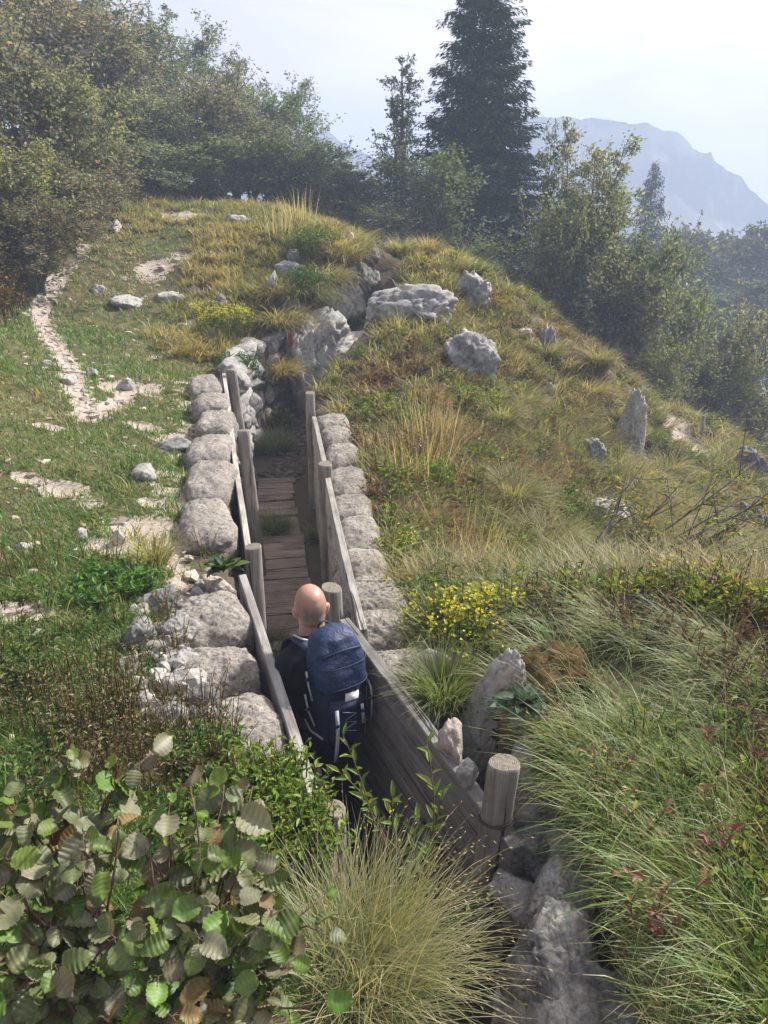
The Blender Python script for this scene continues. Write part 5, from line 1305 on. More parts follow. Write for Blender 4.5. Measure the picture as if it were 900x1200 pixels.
# sapling with lance leaves in front of the trench
def sapling(base, stems, label, leafL, pal, ratio=.28, name='willow_sapling', nl=16, seed=1, leafpart='foliage', rad=.004, cat='sapling', el0=.2):
    t_ = thing(name, label, cat, base); g = np.random.default_rng(seed); st = MB(); lf = MB(); base = np.array(base, float)
    for k, tip in enumerate(stems):
        tip = np.array(tip, float) - base; t = np.linspace(0, 1, 8)[:, None]
        side = g.normal(0, .02, 3); p0 = g.normal(0, .015, 3) * [1, 1, 0]
        pts = p0 + (tip - p0) * t + side * np.sin(t * math.pi) + np.array([0, 0, .06]) * np.sin(t * math.pi)
        st.add(*tube(pts, np.linspace(rad, rad * .35, 8), 5), col=(.10, .09, .045))
        n = nl; tt = np.linspace(.25, 1, n); p = np.stack([np.interp(tt, t[:, 0], pts[:, j]) for j in range(3)], -1)
        d = nrm(np.gradient(pts, axis=0)); dd = np.stack([np.interp(tt, t[:, 0], d[:, j]) for j in range(3)], -1)
        az = np.arange(n) * 2.4 + g.uniform(0, 6); out = np.stack([np.cos(az), np.sin(az), np.full(n, el0)], -1)
        ax = nrm(out * .8 + dd * .7); L = leafL * g.uniform(.6, 1.15, n)
        broad_leaf(lf, p, ax, np.tile([0, -.3, 1.], (n, 1)) + g.normal(0, .25, (n, 3)), L, L * ratio, pick(pal, n, .15, g=g), shape='lance')
    st.build('stem', M_twig, t_); lf.build(leafpart, M_hazel, t_); return t_

def broad_leaf(mb, p, axis, up, L, W, col, shape='round', pleat=0.0, curl=.22, serr=.0, g=None, nu=7, nv=5):
    """leaves with outline, midrib fold, drooping tip and side-vein pleats"""
    N = len(p); axis = nrm(axis); sd = nrm(np.cross(axis, up)); up = np.cross(sd, axis)
    u = np.linspace(0, 1, nu); v = np.linspace(-1, 1, nv)
    if shape == 'lance': w = np.sin(math.pi * np.clip(u, 0, 1) ** .85) ** .9
    else: w = np.clip(np.clip(1 - (np.abs(u - .46) / .54) ** 2.4, 0, 1) ** .62, 0, 1) * (1 - .22 * u ** 2) * (1 - .55 * np.clip((u - .80) / .2, 0, 1)); w[0] = .3
    w[-1] = .02
    if shape == 'lance': w[0] = .05
    U, V = np.meshgrid(u, v, indexing='ij'); Wd = w[:, None] * V
    if serr:
        s_ = np.where(np.abs(V) > .99, 1 + serr * np.where(np.arange(nu)[:, None] % 2 == 0, 1, -1) + serr * 1.3 * np.sin(np.arange(nu)[:, None] * 1.57), 1); Wd = Wd * s_
    h = .16 * np.abs(V) ** 1.3 * w[:, None] - curl * U ** 2
    if pleat:
        ph = np.sin(2 * math.pi * (np.arange(nu)[:, None] / 4.0 - .55 * np.abs(V)))
        h = h + pleat * ph * np.minimum(np.abs(V) * 2, 1) * w[:, None]
    L = np.asarray(L)[:, None, None]; W_ = np.asarray(W)[:, None, None] / 2
    cu = np.ones((N, 1, 1)) if g is None else g.uniform(-.8, 2.6, (N, 1, 1))
    X = (U[None] * L); Yy = Wd[None] * W_; Z = h[None] * L * (cu * .8 + .2) * .8
    if g is not None: Z = Z + L * (.05 * np.sin(U[None] * g.uniform(4, 9, (N, 1, 1)) + g.uniform(0, 6, (N, 1, 1))) * V[None] + .04 * np.sin(V[None] * 3 + g.uniform(0, 6, (N, 1, 1))))
    pos = p[:, None, None] + axis[:, None, None] * X[..., None] + sd[:, None, None] * Yy[..., None] + up[:, None, None] * Z[..., None]
    c = np.broadcast_to(np.asarray(col)[:, None, None], pos.shape).copy()
    mid = np.abs(V) < .01
    c[:, mid] = c[:, mid] * 1.25
    if pleat: c = c * np.where(ph > .85, 1.22, np.where(ph < -.6, .86, 1.0))[None, ..., None]
    i = np.arange(nu - 1)[:, None] * nv + np.arange(nv - 1)[None]
    q1 = np.stack([i, i + nv, i + nv + 1, i + 1], -1).reshape(-1, 4)
    q = (np.arange(N) * nu * nv)[:, None, None] + q1[None]
    mb.add(pos.reshape(-1, 3), q.reshape(-1, 4), col=c.reshape(-1, 3))
SAP = [(.10, .18, .03), (.14, .22, .04), (.07, .13, .025), (.20, .24, .05)]
sapling((.02, 1.92, 1.30), [P(402, 862, 1.90), P(425, 930, 1.85), P(398, 905, 1.95)], 'young sapling with bright lance leaves between the board walls', .055, SAP, nl=14, seed=2)
sapling((.10, 1.75, 1.22), [P(500, 870, 1.80), P(460, 935, 1.75), P(490, 960, 1.72), P(520, 925, 1.8)], 'leafy sapling in front of the dark near plank wall', .060, SAP, nl=13, seed=3)
sapling((.16, 1.55, 1.20), [P(500, 1000, 1.55), P(505, 1075, 1.52), P(575, 1050, 1.5)], 'small bright sapling shoots rising through the large tussock', .035, SAP, nl=16, seed=4)

# hazel bush in the left foreground
def hazel():
    g = np.random.default_rng(21); base = np.array((-.68, 1.12, float(H(-.68, 1.12)[0])))
    t_ = thing('hazel_bush', 'hazel bush with large dusty grey green leaves in the left foreground', 'bush', base)
    st = MB(); lf = MB(); dead = MB()
    tips = []
    for px in np.arange(-40, 370, 34):
        for py in np.arange(885, 1215, 42):
            lim = np.interp(px, [0, 100, 160, 230, 290, 340, 380], [905, 880, 865, 905, 915, 1000, 1060])
            if px > 250 and not (py < 960 or py > 990): continue
            if py > lim - 10: tips.append((px + g.uniform(-14, 14), py + g.uniform(-14, 14)))
    pal = [(.135, .145, .075), (.175, .175, .11), (.10, .125, .05), (.18, .18, .12), (.085, .13, .03), (.17, .15, .09), (.13, .14, .065), (.11, .145, .05)]
    pal2 = [(.09, .17, .022), (.12, .17, .03), (.18, .13, .05), (.11, .17, .03), (.07, .13, .018)]
    roots = [np.array((-.95, .98, 0)), np.array((-.62, 1.05, 0)), np.array((-.42, 1.05, 0)), np.array((-.80, 1.30, 0))]
    for i, (px, py) in enumerate(tips):
        hgt = np.interp(py, [860, 1000, 1200], [.52, .42, .28]) * g.uniform(.85, 1.15)
        v = (py - 600) / FPX; ang = PITCH + math.atan(v); zt = 1.72 + hgt; Y = (ZC - zt) / math.tan(ang); tip = P(px, py, Y)
        r = min(roots, key=lambda r: np.hypot(*(r[:2] - tip[:2]))).copy(); r[2] = 1.68
        r[:2] += g.normal(0, .04, 2)
        t = np.linspace(0, 1, 7)[:, None]; pts = r + (tip - r) * t + np.array([0, 0, .10]) * np.sin(t * math.pi) + g.normal(0, .012, 3) * np.sin(t * 2 * math.pi)
        st.add(*tube(pts - base, np.linspace(.0045, .0016, 7), 6))
        n = 8; tt = g.uniform(.3, 1, n); tt[0] = 1
        p = np.stack([np.interp(tt, t[:, 0], pts[:, j]) for j in range(3)], -1)
        az = g.uniform(0, 6.283, n); el = g.uniform(-.5, .35, n); ax = np.stack([np.cos(az) * np.cos(el), np.sin(az) * np.cos(el), np.sin(el)], -1)
        up = nrm(np.stack([g.normal(0, .75, n), g.normal(-.3, .75, n), np.ones(n)], -1))
        L = g.uniform(.026, .066, n); c = pick(pal, n, .12, g=g); alt = g.random(n) < .30; c[alt] = pick(pal2, int(alt.sum()), .15, g=g)
        for k in range(n): st.add(*tube(np.array([p[k] - base, p[k] + ax[k] * .012 - base]), .0012, 4, False)[:2])
        broad_leaf(lf, p + ax * .010 - base, ax, up, L, L * g.uniform(.74, .94, n), c, 'round', .028, .30, .05, g, 25, 7)
        if g.random() < .12:
            m = 2; az = g.uniform(0, 6.283, m); broad_leaf(dead, np.tile(pts[4] - base, (m, 1)), np.stack([np.cos(az), np.sin(az), np.full(m, -.8)], -1), g.normal(0, 1, (m, 3)), np.full(m, .05), np.full(m, .03), pick([(.18, .07, .025), (.22, .11, .04)], m, .2, g=g), 'round', .03, .9, .05, g, 17, 5)
    # the long bare leading stem
    a = P(205, 1195, 1.02); b_ = P(285, 935, 1.30); c_ = P(245, 1090, 1.10)
    t = np.linspace(0, 1, 12)[:, None]; pts = (1 - t) ** 2 * a + 2 * t * (1 - t) * (c_ + [.03, 0, .04]) + t ** 2 * b_
    st.add(*tube(pts - base, np.linspace(.006, .002, 12), 7))
    n = 10; tt = np.linspace(.3, 1, n); p = np.stack([np.interp(tt, t[:, 0], pts[:, j]) for j in range(3)], -1); az = np.arange(n) * math.pi + g.normal(0, .4, n)
    ax = np.stack([np.cos(az), np.sin(az) * .4 - .2, np.full(n, -.1)], -1); L = g.uniform(.06, .085, n)
    broad_leaf(lf, p - base, ax, nrm(np.stack([g.normal(0, .3, n), np.full(n, -.5), np.ones(n)], -1)), L, L * .9, pick(pal, n, .1, g=g), 'round', .028, .25, .05, g, 25, 7)
    st.build('stem', M_twig, t_); lf.build('foliage', M_hazel, t_); dead.build('withered_leaves', M_hazel, t_)
hazel()

# bare-branched shrub on the right slope
def open_shrub(base, reach, label, seed, nleaf, pal, name='open_shrub', leaf=.045, nb=14, lean=(0, 0), rise=.5):
    g = np.random.default_rng(seed); t_ = thing(name, label, 'shrub', base); st = MB(); lf = MB()
    for k in range(nb):
        a = g.uniform(-.5, 1.0) if lean == 'right' else g.uniform(0, 6.283); L = reach * g.uniform(.5, 1.05)
        t = np.linspace(0, 1, 8)[:, None]; d = np.array([math.cos(a), math.sin(a), 0]); z = rise * g.uniform(.5, 1.3) * L
        pts = d * L * t + np.array([0, 0, 1]) * z * t ** 1.2 + g.normal(0, .05, 3) * np.sin(t * 3) + np.array([0, 0, .05])
        st.add(*tube(pts, np.linspace(.012, .003, 8), 5))
        for j in range(6):
            tt = g.uniform(.3, 1); p0 = np.array([np.interp(tt, t[:, 0], pts[:, m]) for m in range(3)]); dd = nrm(d + g.normal(0, .6, 3) + np.array([0, 0, .4])); l2 = L * g.uniform(.15, .4)
            q = p0 + dd * l2 * t + np.array([0, 0, .05]) * t ** 2; st.add(*tube(q, np.linspace(.005, .0018, 8), 4))
            m = nleaf; u = g.uniform(.2, 1, m); p = p0 + dd * l2 * u[:, None] + g.normal(0, .02, (m, 3)); az = g.uniform(0, 6.283, m)
            leaves(lf, p, np.stack([np.cos(az), np.sin(az), g.uniform(-.4, .6, m)], -1), np.tile([0, 0, 1.], (m, 1)) + g.normal(0, .5, (m, 3)), leaf, leaf * .45, pick(pal, m, .2, g=g))
    st.build('branches', M_bark, t_); lf.build('foliage', M_leaf, t_, smooth=False); return t_
open_shrub(G(655, 698), 1.5, 'open grey branched shrub spreading right across the slope', 3, 9, [(.14, .15, .05), (.18, .17, .06), (.20, .13, .05), (.10, .12, .04)], lean='right', rise=.42, leaf=.055)
open_shrub(G(790, 655), .8, 'sparse twiggy shrub beyond the grey branched shrub', 4, 8, [(.13, .15, .05), (.20, .18, .06), (.16, .11, .05)], rise=.9, leaf=.055)
for px, py, lab in [(820, 1010, 'spray of yellow and red autumn leaves in the right foreground'), (790, 1100, 'reddish twiggy plant in the near bank grass'), (740, 960, 'yellow leaved sprig standing in the bank grass'), (860, 985, 'bright yellow leaved sprig near the right picture edge'), (700, 915, 'yellow green sprig at the edge of the bank grass'), (860, 905, 'dark red leafy sprig high on the near bank'), (760, 1075, 'orange leaved sprig low in the bank grass')]:
    b = G(px, py + 40)
    g = np.random.default_rng(px)
    sapling(b, [b + np.array([g.normal(0, .08), g.normal(0, .06), g.uniform(.18, .30)]) for _ in range(4)], lab, .033, [(.26, .24, .04), (.20, .10, .05), (.14, .19, .04), (.13, .09, .05), (.22, .15, .08), (.12, .17, .03), (.10, .15, .03)] if 'red' not in lab else [(.17, .06, .04), (.12, .06, .05), (.20, .12, .06), (.14, .15, .05)], .5, 'autumn_sprig', 11, px, rad=.0022, cat='plant')

# ------------------------------------------------------------------ trees
def deciduous(seed, h, spread, nst, nlimb, ntwig, nleaf, leaf, pal, prof, trunk_r=.07, low=.15, up=.7, M=M_bark, jitter=1.0):
    """returns (trunk mesh, crown mesh); local, base at the origin"""
    g = np.random.default_rng(seed); tr = MB(); cr = MB()
    P_, A_ = [], []
    for s in range(nst):
        a = g.uniform(0, 6.283); ln = (spread * .35 if nst > 1 else .06 * h) * g.uniform(.3, 1); hh = h * g.uniform(.78, 1.0) if s else h
        t = np.linspace(0, 1, 10)[:, None]
        pts = np.array([math.cos(a), math.sin(a), 0]) * ln * t ** .8 + np.array([0, 0, hh]) * t + g.normal(0, .04 * spread, 3) * np.sin(t * 3.5) * [1, 1, 0]
        pts[0] += np.array([math.cos(a), math.sin(a), 0]) * .08 * (nst > 1)
        pts[0, 2] -= .3
        r0 = trunk_r * g.uniform(.7, 1.1); tr.add(*tube(pts, np.linspace(r0, r0 * .15, 10), 7))
        for k in range(nlimb):
            tt = low + (1 - low) * (k + g.random()) / nlimb
            p0 = np.array([np.interp(tt, t[:, 0], pts[:, j]) for j in range(3)]); az = g.uniform(0, 6.283); el = up * g.uniform(.5, 1.4) 
            L = spread * prof(tt) * g.uniform(.6, 1.1)
            d = np.array([math.cos(az) * math.cos(el), math.sin(az) * math.cos(el), math.sin(el)])
            u = np.linspace(0, 1, 6)[:, None]; lp = p0 + d * L * u + g.normal(0, .06 * L, 3) * np.sin(u * 3) + np.array([0, 0, .1 * L]) * u ** 2
            tr.add(*tube(lp, np.linspace(r0 * .35 * (1 - .6 * tt), .006, 6), 4, False)[:2])
            for j in range(ntwig):
                uu = g.uniform(.25, 1); q0 = np.array([np.interp(uu, u[:, 0], lp[:, m]) for m in range(3)])
                d2 = nrm(d * .7 + g.normal(0, .6, 3)); l2 = L * g.uniform(.2, .5) + .1
                q1 = q0 + d2 * l2
                tr.add(*tube(np.array([q0, (q0 + q1) / 2 + g.normal(0, .02, 3), q1]), [.007, .005, .003], 3, False)[:2])
                f = g.random((nleaf, 1)) ** .8; P_.append(q0 + d2 * l2 * f * 1.1 + g.normal(0, .07 * jitter, (nleaf, 3)) * (.4 + spread * .25)); A_.append(np.tile(d2, (nleaf, 1)))
    p = np.concatenate(P_); N = len(p); ax = nrm(np.concatenate(A_) * .5 + g.normal(0, .7, (N, 3)) + np.array([0, 0, -.15]))
    L = leaf * g.uniform(.6, 1.25, N)
    leaves(cr, p, ax, np.tile([0, 0, 1.], (N, 1)) + g.normal(0, .7, (N, 3)), L, L * .62, pick(pal, N, .22, g=g))
    return tr.mesh('trunk', M), cr.mesh('crown', M_crown, False)

def spruce(seed, h, rad, nb=7, step=.2, nq=80, low=.04):
    g = np.random.default_rng(seed); tr = MB(); cr = MB()
    tr.add(*tube(np.array([(0, 0, -.3), (0, 0, h * .5), (0, 0, h)]), [h * .016, h * .010, .01], 9))
    Pp, Ax, LL = [], [], []
    z = h * low
    while z < h * .985:
        t = z / h; Rr = rad * min(1, 1.25 * (1 - t) ** .72) * (1 if t > .1 else .85) + .06
        for k in range(nb):
            a = g.uniform(0, 6.283); L = Rr * g.uniform(.62, 1.12) * (1.25 if g.random() < .08 else 1); d = np.array([math.cos(a), math.sin(a), 0]); zz = z + g.normal(0, step * .35)
            dr = np.interp(t, [0, .6, 1], [.42, .22, -.6]); u = np.linspace(0, 1, 6)
            pts = np.stack([d[0] * L * u, d[1] * L * u, zz - dr * L * (u * .95 - .35 * u ** 3)], -1)
            tr.add(*tube(pts, np.linspace(.018 * (1 - .7 * t), .004, 6), 4, False)[:2])
            n = max(6, int(nq * (L / rad) ** 1.15)); f = g.random(n) ** .7
            p = np.stack([np.interp(f, u, pts[:, j]) for j in range(3)], -1)
            sdn = np.array([-d[1], d[0], 0]); w = .42 * L * (1.05 - f) * g.uniform(0, 1, n) * np.where(g.random(n) < .5, -1, 1)
            p = p + sdn * w[:, None] + np.array([0, 0, -1]) * (np.abs(w) * .45 + g.uniform(0, .14, n))[:, None] + d * np.abs(w)[:, None] * .5
            ax = nrm(d * .8 + sdn * np.sign(w)[:, None] * .8 + np.array([0, 0, -.55]) + g.normal(0, .25, (n, 3)))
            Pp.append(p); Ax.append(ax); LL.append(g.uniform(.10, .24, n) * (.6 + .4 * (1 - t)))
        z += step * (1 - .45 * t)
    p = np.concatenate(Pp); N = len(p); L = np.concatenate(LL)
    c = pick([(.025, .045, .022), (.035, .06, .028), (.018, .034, .018), (.045, .07, .03)], N, .2, g=g)
    ax = np.concatenate(Ax); up = np.tile([0, 0, 1.], (N, 1)) + g.normal(0, .5, (N, 3))
    leaves(cr, p, ax, up, L, L * .30, c, .3)
    return tr.mesh('trunk', M_bark), cr.mesh('crown', M_needle, False)

BROWNGREEN = [(.115, .12, .06), (.145, .14, .08), (.155, .13, .075), (.095, .11, .05), (.18, .14, .085), (.10, .125, .05)]
DARKGREEN = [(.045, .075, .022), (.06, .09, .028), (.035, .06, .018), (.08, .105, .03)]
MIDGREEN = [(.10, .13, .045), (.13, .155, .05), (.155, .165, .06), (.08, .10, .035)]
YELGREEN = [(.13, .15, .04), (.17, .17, .045), (.10, .12, .03), (.20, .17, .05)]
round_ = lambda t: math.sin(math.pi * min(max(t * .85 + .12, 0), 1)) ** .7
cone_ = lambda t: (1.05 - t) ** .75
tall_ = lambda t: .9 * (1.02 - t) ** .5 * min(1, .4 + t * 2.5)
PROTO = {
 'bush_brown': deciduous(1, 2.6, 1.25, 6, 11, 5, 20, .075, BROWNGREEN, round_, .035, .10, .8),
 'bush_green': deciduous(2, 2.8, 1.35, 6, 11, 5, 22, .075, MIDGREEN, round_, .035, .10, .8),
 'bush_yellow': deciduous(3, 2.4, 1.2, 6, 10, 5, 22, .07, YELGREEN, round_, .03, .08, .8),
 'tree_green': deciduous(4, 6.0, 2.2, 2, 22, 6, 26, .11, DARKGREEN, round_, .10, .25, .6),
 'tree_mid': deciduous(5, 6.0, 2.0, 3, 16, 6, 24, .10, MIDGREEN, round_, .08, .18, .75),
 'tree_thin': deciduous(6, 7.0, 1.5, 6, 18, 4, 14, .085, MIDGREEN + OLIVE, tall_, .055, .12, 1.0, jitter=.6),
 'tree_brown': deciduous(7, 5.5, 2.0, 4, 14, 6, 22, .095, BROWNGREEN, round_, .07, .15, .8),
 'tree_speck': deciduous(8, 6.6, 2.5, 8, 20, 5, 24, .085, [(.20, .21, .10), (.16, .18, .08), (.26, .24, .13), (.30, .24, .14), (.12, .14, .06)], cone_, .06, .06, .95, jitter=.8),
 'far_tree': deciduous(9, 10, 3.6, 3, 20, 7, 22, .24, DARKGREEN + BROWNGREEN, round_, .15, .2, .6),
 'spruce': spruce(1, 10.2, 1.9, 11, .135, 150),
 'spruce_small': spruce(2, 8.0, 1.9, 9, .2, 110),
}
def tree(kind, loc, s, label, name, rotz=0, tint=(1, 1, 1), cat='tree', group=None, sz=None):
    t_ = thing(name, label, cat, loc, rotz, group); t_.scale = (s, s, sz or s)
    a, b = PROTO[kind]
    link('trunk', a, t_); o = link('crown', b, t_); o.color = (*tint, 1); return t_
def tree_at(kind, px, py_top, Y, label, name, s=None, tint=(1, 1, 1), cat='tree', group=None, width=None, rot=None):
    """top shows at (px, py_top); foot on the ground at distance Y"""
    top = P(px, py_top, Y); z0 = float(H(top[0], Y)[0]); h = {'bush_brown': 2.6, 'bush_green': 2.8, 'bush_yellow': 2.4, 'tree_green': 6.6, 'tree_mid': 6.4, 'tree_thin': 7.3, 'tree_brown': 6, 'tree_speck': 6.9, 'far_tree': 11, 'spruce': 10.2, 'spruce_small': 8}[kind]
    sz = max(.3, (top[2] - z0) / h); s = s or sz
    return tree(kind, (top[0], Y, z0), s, label, name, random.uniform(0, 6.28) if rot is None else rot, tint, cat, group, sz)
W_ = 'trees and bushes of the hillside wood'
tree_at('spruce', 572, -70, 25, 'very tall dark spruce rising above all other trees', 'spruce_tree', s=1.28)
tree_at('spruce_small', 769, 188, 44, 'small distant spruce between leafy tree and the mountain', 'spruce_tree', s=1.0)
tree_at('tree_thin', 470, 58, 23, 'slender sparse tree with upright twigs left of the spruce', 'slender_tree', s=1.0)
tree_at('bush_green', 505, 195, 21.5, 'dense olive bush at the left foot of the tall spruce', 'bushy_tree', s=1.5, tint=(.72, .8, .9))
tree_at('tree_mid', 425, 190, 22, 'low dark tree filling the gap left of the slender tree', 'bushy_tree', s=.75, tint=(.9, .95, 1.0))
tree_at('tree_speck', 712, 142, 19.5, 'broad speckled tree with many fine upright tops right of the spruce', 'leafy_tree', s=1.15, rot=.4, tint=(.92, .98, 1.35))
tree_at('tree_thin', 655, 132, 20.5, 'thin twiggy tree rising between the spruce and the speckled tree', 'slender_tree', s=.8)
tree_at('bush_green', 675, 255, 18.2, 'grey green bush low in front of the speckled tree', 'bushy_tree', s=1.2, tint=(.9, .9, .95))
tree_at('bush_green', 760, 300, 18.5, 'grey green bush on the slope under the speckled tree', 'bushy_tree', s=1.3, tint=(.95, 1, 1.05))
tree_at('bush_yellow', 800, 360, 20, 'pale green bush lower right of the speckled tree', 'bushy_tree', s=1.3, tint=(.8, 1, 1.0))
tree_at('bush_brown', 885, 385, 19, 'greyish bare topped bush at the right picture edge', 'bushy_tree', s=1.4, tint=(1.2, 1.15, 1.3))
tree_at('bush_green', 840, 430, 18, 'dark green bush behind the ledge and its fence post', 'bushy_tree', s=1.0, tint=(.95, 1, 1.05))
tree_at('bush_yellow', 780, 415, 16.5, 'small olive bush behind the pale path on the ledge', 'bushy_tree', s=.8, tint=(1, 1.05, 1))
tree_at('bush_brown', 895, 470, 17, 'dull green bush right of the ledge at the picture edge', 'bushy_tree', s=1.0, tint=(1, 1.05, 1.05))
tree_at('bush_green', 545, 290, 21, 'dark low bush at the foot of the tall spruce', 'bushy_tree', s=1.5, tint=(.9, .95, 1.0))
tree_at('bush_green', 615, 318, 19, 'dark low bush between spruce and speckled tree', 'bushy_tree', s=1.4, tint=(.9, .95, 1.0))
tree_at('bush_brown', 735, 330, 17.5, 'olive bush at the right foot of the speckled tree', 'bushy_tree', s=1.2, tint=(1, 1.05, 1.05))
far = [(700, 262, 60, 'russet topped distant tree left in the hazy wood'), (752, 268, 58, 'rounded distant tree below the small spruce'), (792, 262, 62, 'wide distant tree behind the right hand bushes'), (828, 256, 56, 'dark distant tree with a domed top on the right'), (868, 250, 55, 'broad hazy tree near the right picture edge'), (905, 248, 58, 'distant tree cut off by the right picture edge'), (850, 320, 46, 'lower dark tree in front of the hazy wood'), (800, 330, 48, 'dark shaded tree in the dip right of the speckled tree'), (900, 330, 44, 'dark lower tree at the right edge of the wood')]
for px, py, Y, lab in far:
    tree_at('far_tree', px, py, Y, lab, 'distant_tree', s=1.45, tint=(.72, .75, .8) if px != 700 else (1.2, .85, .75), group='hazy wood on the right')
# left wood: shrubs at the front, trees behind on the rising hill
wood = [
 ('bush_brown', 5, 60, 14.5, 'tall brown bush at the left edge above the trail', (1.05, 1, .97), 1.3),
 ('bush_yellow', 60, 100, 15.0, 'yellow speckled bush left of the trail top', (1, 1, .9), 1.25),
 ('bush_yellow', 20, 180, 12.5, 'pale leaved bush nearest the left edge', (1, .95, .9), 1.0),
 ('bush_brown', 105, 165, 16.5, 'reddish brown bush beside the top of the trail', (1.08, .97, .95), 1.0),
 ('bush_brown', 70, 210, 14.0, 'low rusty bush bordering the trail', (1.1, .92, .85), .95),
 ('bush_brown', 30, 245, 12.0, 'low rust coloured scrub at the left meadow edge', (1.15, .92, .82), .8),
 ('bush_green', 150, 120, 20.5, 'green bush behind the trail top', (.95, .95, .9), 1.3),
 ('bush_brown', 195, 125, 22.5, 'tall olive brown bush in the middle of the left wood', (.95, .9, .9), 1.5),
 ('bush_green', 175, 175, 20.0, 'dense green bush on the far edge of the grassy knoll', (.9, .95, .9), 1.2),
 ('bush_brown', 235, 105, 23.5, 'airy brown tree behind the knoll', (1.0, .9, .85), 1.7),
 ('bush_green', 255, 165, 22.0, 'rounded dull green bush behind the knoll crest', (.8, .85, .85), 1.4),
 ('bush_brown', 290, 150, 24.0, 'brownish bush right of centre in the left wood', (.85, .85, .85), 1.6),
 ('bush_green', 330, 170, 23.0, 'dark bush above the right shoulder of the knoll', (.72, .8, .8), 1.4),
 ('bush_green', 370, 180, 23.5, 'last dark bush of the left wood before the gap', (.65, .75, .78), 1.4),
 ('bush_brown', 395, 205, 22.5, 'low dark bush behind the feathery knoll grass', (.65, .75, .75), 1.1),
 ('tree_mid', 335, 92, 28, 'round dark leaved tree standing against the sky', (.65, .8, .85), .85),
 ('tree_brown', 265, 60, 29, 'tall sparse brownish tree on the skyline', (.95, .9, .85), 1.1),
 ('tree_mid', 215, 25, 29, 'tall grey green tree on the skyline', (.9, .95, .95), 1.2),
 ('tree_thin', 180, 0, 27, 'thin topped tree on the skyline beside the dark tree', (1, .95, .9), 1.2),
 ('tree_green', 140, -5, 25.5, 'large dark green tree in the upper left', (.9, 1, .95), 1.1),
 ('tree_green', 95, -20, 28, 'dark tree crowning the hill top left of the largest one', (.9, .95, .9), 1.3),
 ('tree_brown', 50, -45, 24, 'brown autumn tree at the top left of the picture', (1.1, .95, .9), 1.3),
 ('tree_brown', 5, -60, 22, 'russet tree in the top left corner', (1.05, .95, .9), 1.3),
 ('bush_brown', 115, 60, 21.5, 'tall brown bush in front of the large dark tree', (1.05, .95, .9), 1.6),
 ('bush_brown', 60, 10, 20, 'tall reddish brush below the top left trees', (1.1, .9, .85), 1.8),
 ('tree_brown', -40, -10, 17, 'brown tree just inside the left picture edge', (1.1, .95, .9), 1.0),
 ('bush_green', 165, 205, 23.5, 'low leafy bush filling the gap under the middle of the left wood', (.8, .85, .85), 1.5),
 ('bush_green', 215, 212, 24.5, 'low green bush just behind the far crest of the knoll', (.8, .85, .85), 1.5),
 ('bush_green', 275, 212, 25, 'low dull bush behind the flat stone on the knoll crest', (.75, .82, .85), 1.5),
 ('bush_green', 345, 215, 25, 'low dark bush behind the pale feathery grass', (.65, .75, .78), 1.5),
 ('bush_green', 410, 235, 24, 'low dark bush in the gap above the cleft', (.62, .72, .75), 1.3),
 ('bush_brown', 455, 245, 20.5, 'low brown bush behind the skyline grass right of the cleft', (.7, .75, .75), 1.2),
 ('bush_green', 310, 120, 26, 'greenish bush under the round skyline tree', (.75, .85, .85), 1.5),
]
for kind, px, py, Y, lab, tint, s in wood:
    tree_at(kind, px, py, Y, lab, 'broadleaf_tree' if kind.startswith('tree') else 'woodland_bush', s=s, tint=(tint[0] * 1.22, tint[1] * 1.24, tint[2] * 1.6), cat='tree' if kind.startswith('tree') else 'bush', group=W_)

# fence post with rail on the far ledge
_b = G(820, 516); t_ = thing('fence_post', 'thin wooden fence post with a rail on the far right ledge', 'fence post', _b)
_v, _q, _c = tube(np.array([(0, 0, -.1), (.01, 0, .2), (0, 0, .46)]), [.035, .033, .03], 8); MB().add(_v, _q, _c).build('timber', M_post, t_)
MB().add(*tube(np.array([(.03, .03, .38), (.7, .2, .34), (1.25, .35, .30)]), .009, 6)).build('rail', M_twig, t_)

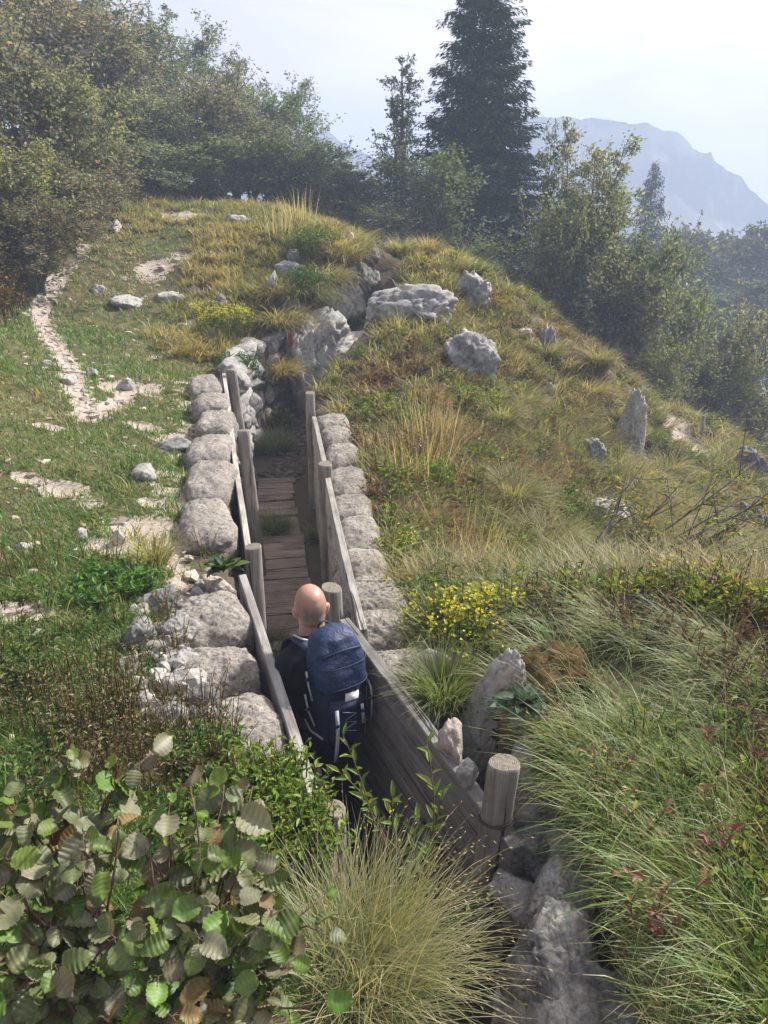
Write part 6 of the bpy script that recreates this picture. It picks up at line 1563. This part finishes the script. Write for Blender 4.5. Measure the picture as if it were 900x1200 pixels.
# ------------------------------------------------------------------ mountain
def mountain():
    D = 290
    sky = [(300, 205), (345, 175), (380, 150), (410, 172), (450, 190), (520, 165), (580, 142), (630, 135), (680, 137), (722, 142), (755, 144), (772, 150), (800, 157), (812, 172), (822, 180), (833, 176), (838, 190), (852, 198), (868, 205), (878, 222), (898, 240), (930, 262), (1000, 275), (1100, 285), (1300, 300)]
    s = np.array([P(px, py, D) for px, py in sky]); xs = np.linspace(-135, 255, 300); zt = np.interp(xs, s[:, 0], s[:, 2])
    zt = zt + 1.3 * n2(xs, xs * 0, .12, 131, 4) + .7 * n2(xs, xs * 0, .5, 133, 3)
    ts = np.linspace(0, 1, 60)
    X = np.repeat(xs[None], 60, 0); Z = -64 + (zt[None] + 64) * (1 - ts[:, None] ** 1.25)
    Yv = D - 95 * ts[:, None] ** 1.3 + 0 * X
    nz = fbm(np.stack([X.ravel() * .03, Z.ravel() * .04, Yv.ravel() * .03], -1), 135, 5).reshape(X.shape)
    Yv = Yv + nz * 22 * np.minimum(ts[:, None] * 4, 1)
    i = np.arange(59)[:, None] * 300 + np.arange(299)[None]; q = np.stack([i, i + 300, i + 301, i + 1], -1).reshape(-1, 4)
    # back slope gives the massif its depth
    Xb = X[:20]; Zb = -64 + (zt[None] + 64) * (1 - np.linspace(0, 1, 20)[:, None]); Yb = D + 80 * np.linspace(0, 1, 20)[:, None] + 0 * Xb
    j = np.arange(19)[:, None] * 300 + np.arange(299)[None]; qb = np.stack([j, j + 1, j + 301, j + 300], -1).reshape(-1, 4)
    m, nt, out = newmat('mountain'); tc = nd(nt, 'ShaderNodeTexCoord'); f = noise(nt, mapping(nt, tc.outputs['Object'], (1, 1, .5)), .09, 8, .65)
    principled(nt, out, ramp(nt, f, [(.4, (.05, .065, .035)), (.55, (.10, .10, .075)), (.66, (.30, .29, .27))]), .95)
    mb = MB(); mb.add(np.stack([X, Yv, Z], -1), q); mb.add(np.stack([Xb, Yb, Zb], -1), qb)
    tag(mb.build('mountain', m), kind='structure')
mountain()

# ------------------------------------------------------------------ haze, sky, sun, camera
def haze():
    lo = np.array((-470, -240, -66.)); hi = np.array((470, 460, 44.))
    v = np.array([[(lo, hi)[i][0], (lo, hi)[j][1], (lo, hi)[k][2]] for i in (0, 1) for j in (0, 1) for k in (0, 1)])
    q = [[0, 1, 3, 2], [4, 6, 7, 5], [0, 4, 5, 1], [2, 3, 7, 6], [0, 2, 6, 4], [1, 5, 7, 3]]
    m, nt, out = newmat('haze')
    p = nd(nt, 'ShaderNodeVolumePrincipled'); p.inputs['Color'].default_value = (.56, .665, .89, 1); p.inputs['Density'].default_value = HAZE; p.inputs['Anisotropy'].default_value = .0
    nt.links.new(p.outputs[0], out.inputs['Volume'])
    try: m.cycles.homogeneous_volume = True
    except Exception: pass
    tag(MB().add(v, q).build('haze', m, smooth=False), 'pale blue haze filling the air', 'haze', kind='stuff')
HAZE = .0044
haze()

SUN_AZ, SUN_EL = R(52), R(40)            # azimuth clockwise from straight ahead (+Y)
sd = Vector((math.sin(SUN_AZ) * math.cos(SUN_EL), math.cos(SUN_AZ) * math.cos(SUN_EL), math.sin(SUN_EL)))
L = bpy.data.lights.new('sun', 'SUN'); L.energy = 5.0; L.angle = R(3); L.color = (1, .95, .87)
lo = bpy.data.objects.new('sun', L); COL.objects.link(lo); lo.rotation_euler = (-sd).to_track_quat('-Z', 'Y').to_euler()

w = bpy.data.worlds.new('World'); scene.world = w; w.use_nodes = True
nt = w.node_tree; nt.nodes.clear()
out = nt.nodes.new('ShaderNodeOutputWorld'); bg = nt.nodes.new('ShaderNodeBackground')
sky = nt.nodes.new('ShaderNodeTexSky'); sky.sky_type = 'NISHITA'; sky.sun_disc = False; sky.sun_elevation = SUN_EL; sky.sun_rotation = SUN_AZ
sky.altitude = 900; sky.air_density = 1.0; sky.dust_density = 4.0; sky.ozone_density = 1.0
tc = nt.nodes.new('ShaderNodeTexCoord')
cl = noise(nt, mapping(nt, tc.outputs['Generated'], (1, 1, 3.2)), 3.2, 7, .55, .5)
cf = ramp(nt, cl, [(.36, (.85, .85, .85)), (.62, (1, 1, 1))])
dt = nt.nodes.new('ShaderNodeVectorMath'); dt.operation = 'DOT_PRODUCT'; nt.links.new(tc.outputs['Generated'], dt.inputs[0]); dt.inputs[1].default_value = sd
veil = ramp(nt, dt.outputs['Value'], [(.0, (2.6, 2.5, 2.85)), (.40, (3.5, 3.3, 3.55)), (.58, (5.1, 4.7, 4.7)), (.72, (6.6, 6.1, 5.9)), (.95, (8, 7.6, 7.2))])
veil = mixc(nt, 1.0, veil, ramp(nt, cl, [(.34, (.78, .82, .90)), (.5, (1, 1, 1)), (.66, (1.16, 1.15, 1.13))]), 'MULTIPLY')
c = mixc(nt, cf, sky.outputs[0], veil)
nt.links.new(c, bg.inputs[0]); bg.inputs[1].default_value = .105
nt.links.new(bg.outputs[0], out.inputs[0])

cam = bpy.data.cameras.new('camera'); co = bpy.data.objects.new('camera', cam); COL.objects.link(co)
cam.sensor_fit = 'VERTICAL'; cam.sensor_height = 36; cam.sensor_width = 27; cam.lens = 36 * FPX / 1200
cam.clip_start = .05; cam.clip_end = 6000
co.location = (0, 0, ZC); co.rotation_euler = (R(90) - PITCH, 0, 0)
scene.camera = co
vs = scene.view_settings; vs.view_transform = 'Standard'; vs.look = 'None'; vs.gamma = 1; vs.use_curve_mapping = False; vs.exposure = 1.12
cy = scene.cycles
cy.use_denoising = True; cy.max_bounces = 6; cy.diffuse_bounces = 3; cy.glossy_bounces = 2; cy.transmission_bounces = 4; cy.volume_bounces = 1; cy.transparent_max_bounces = 4
cy.use_adaptive_sampling = True; cy.adaptive_threshold = .02; cy.sample_clamp_indirect = 6
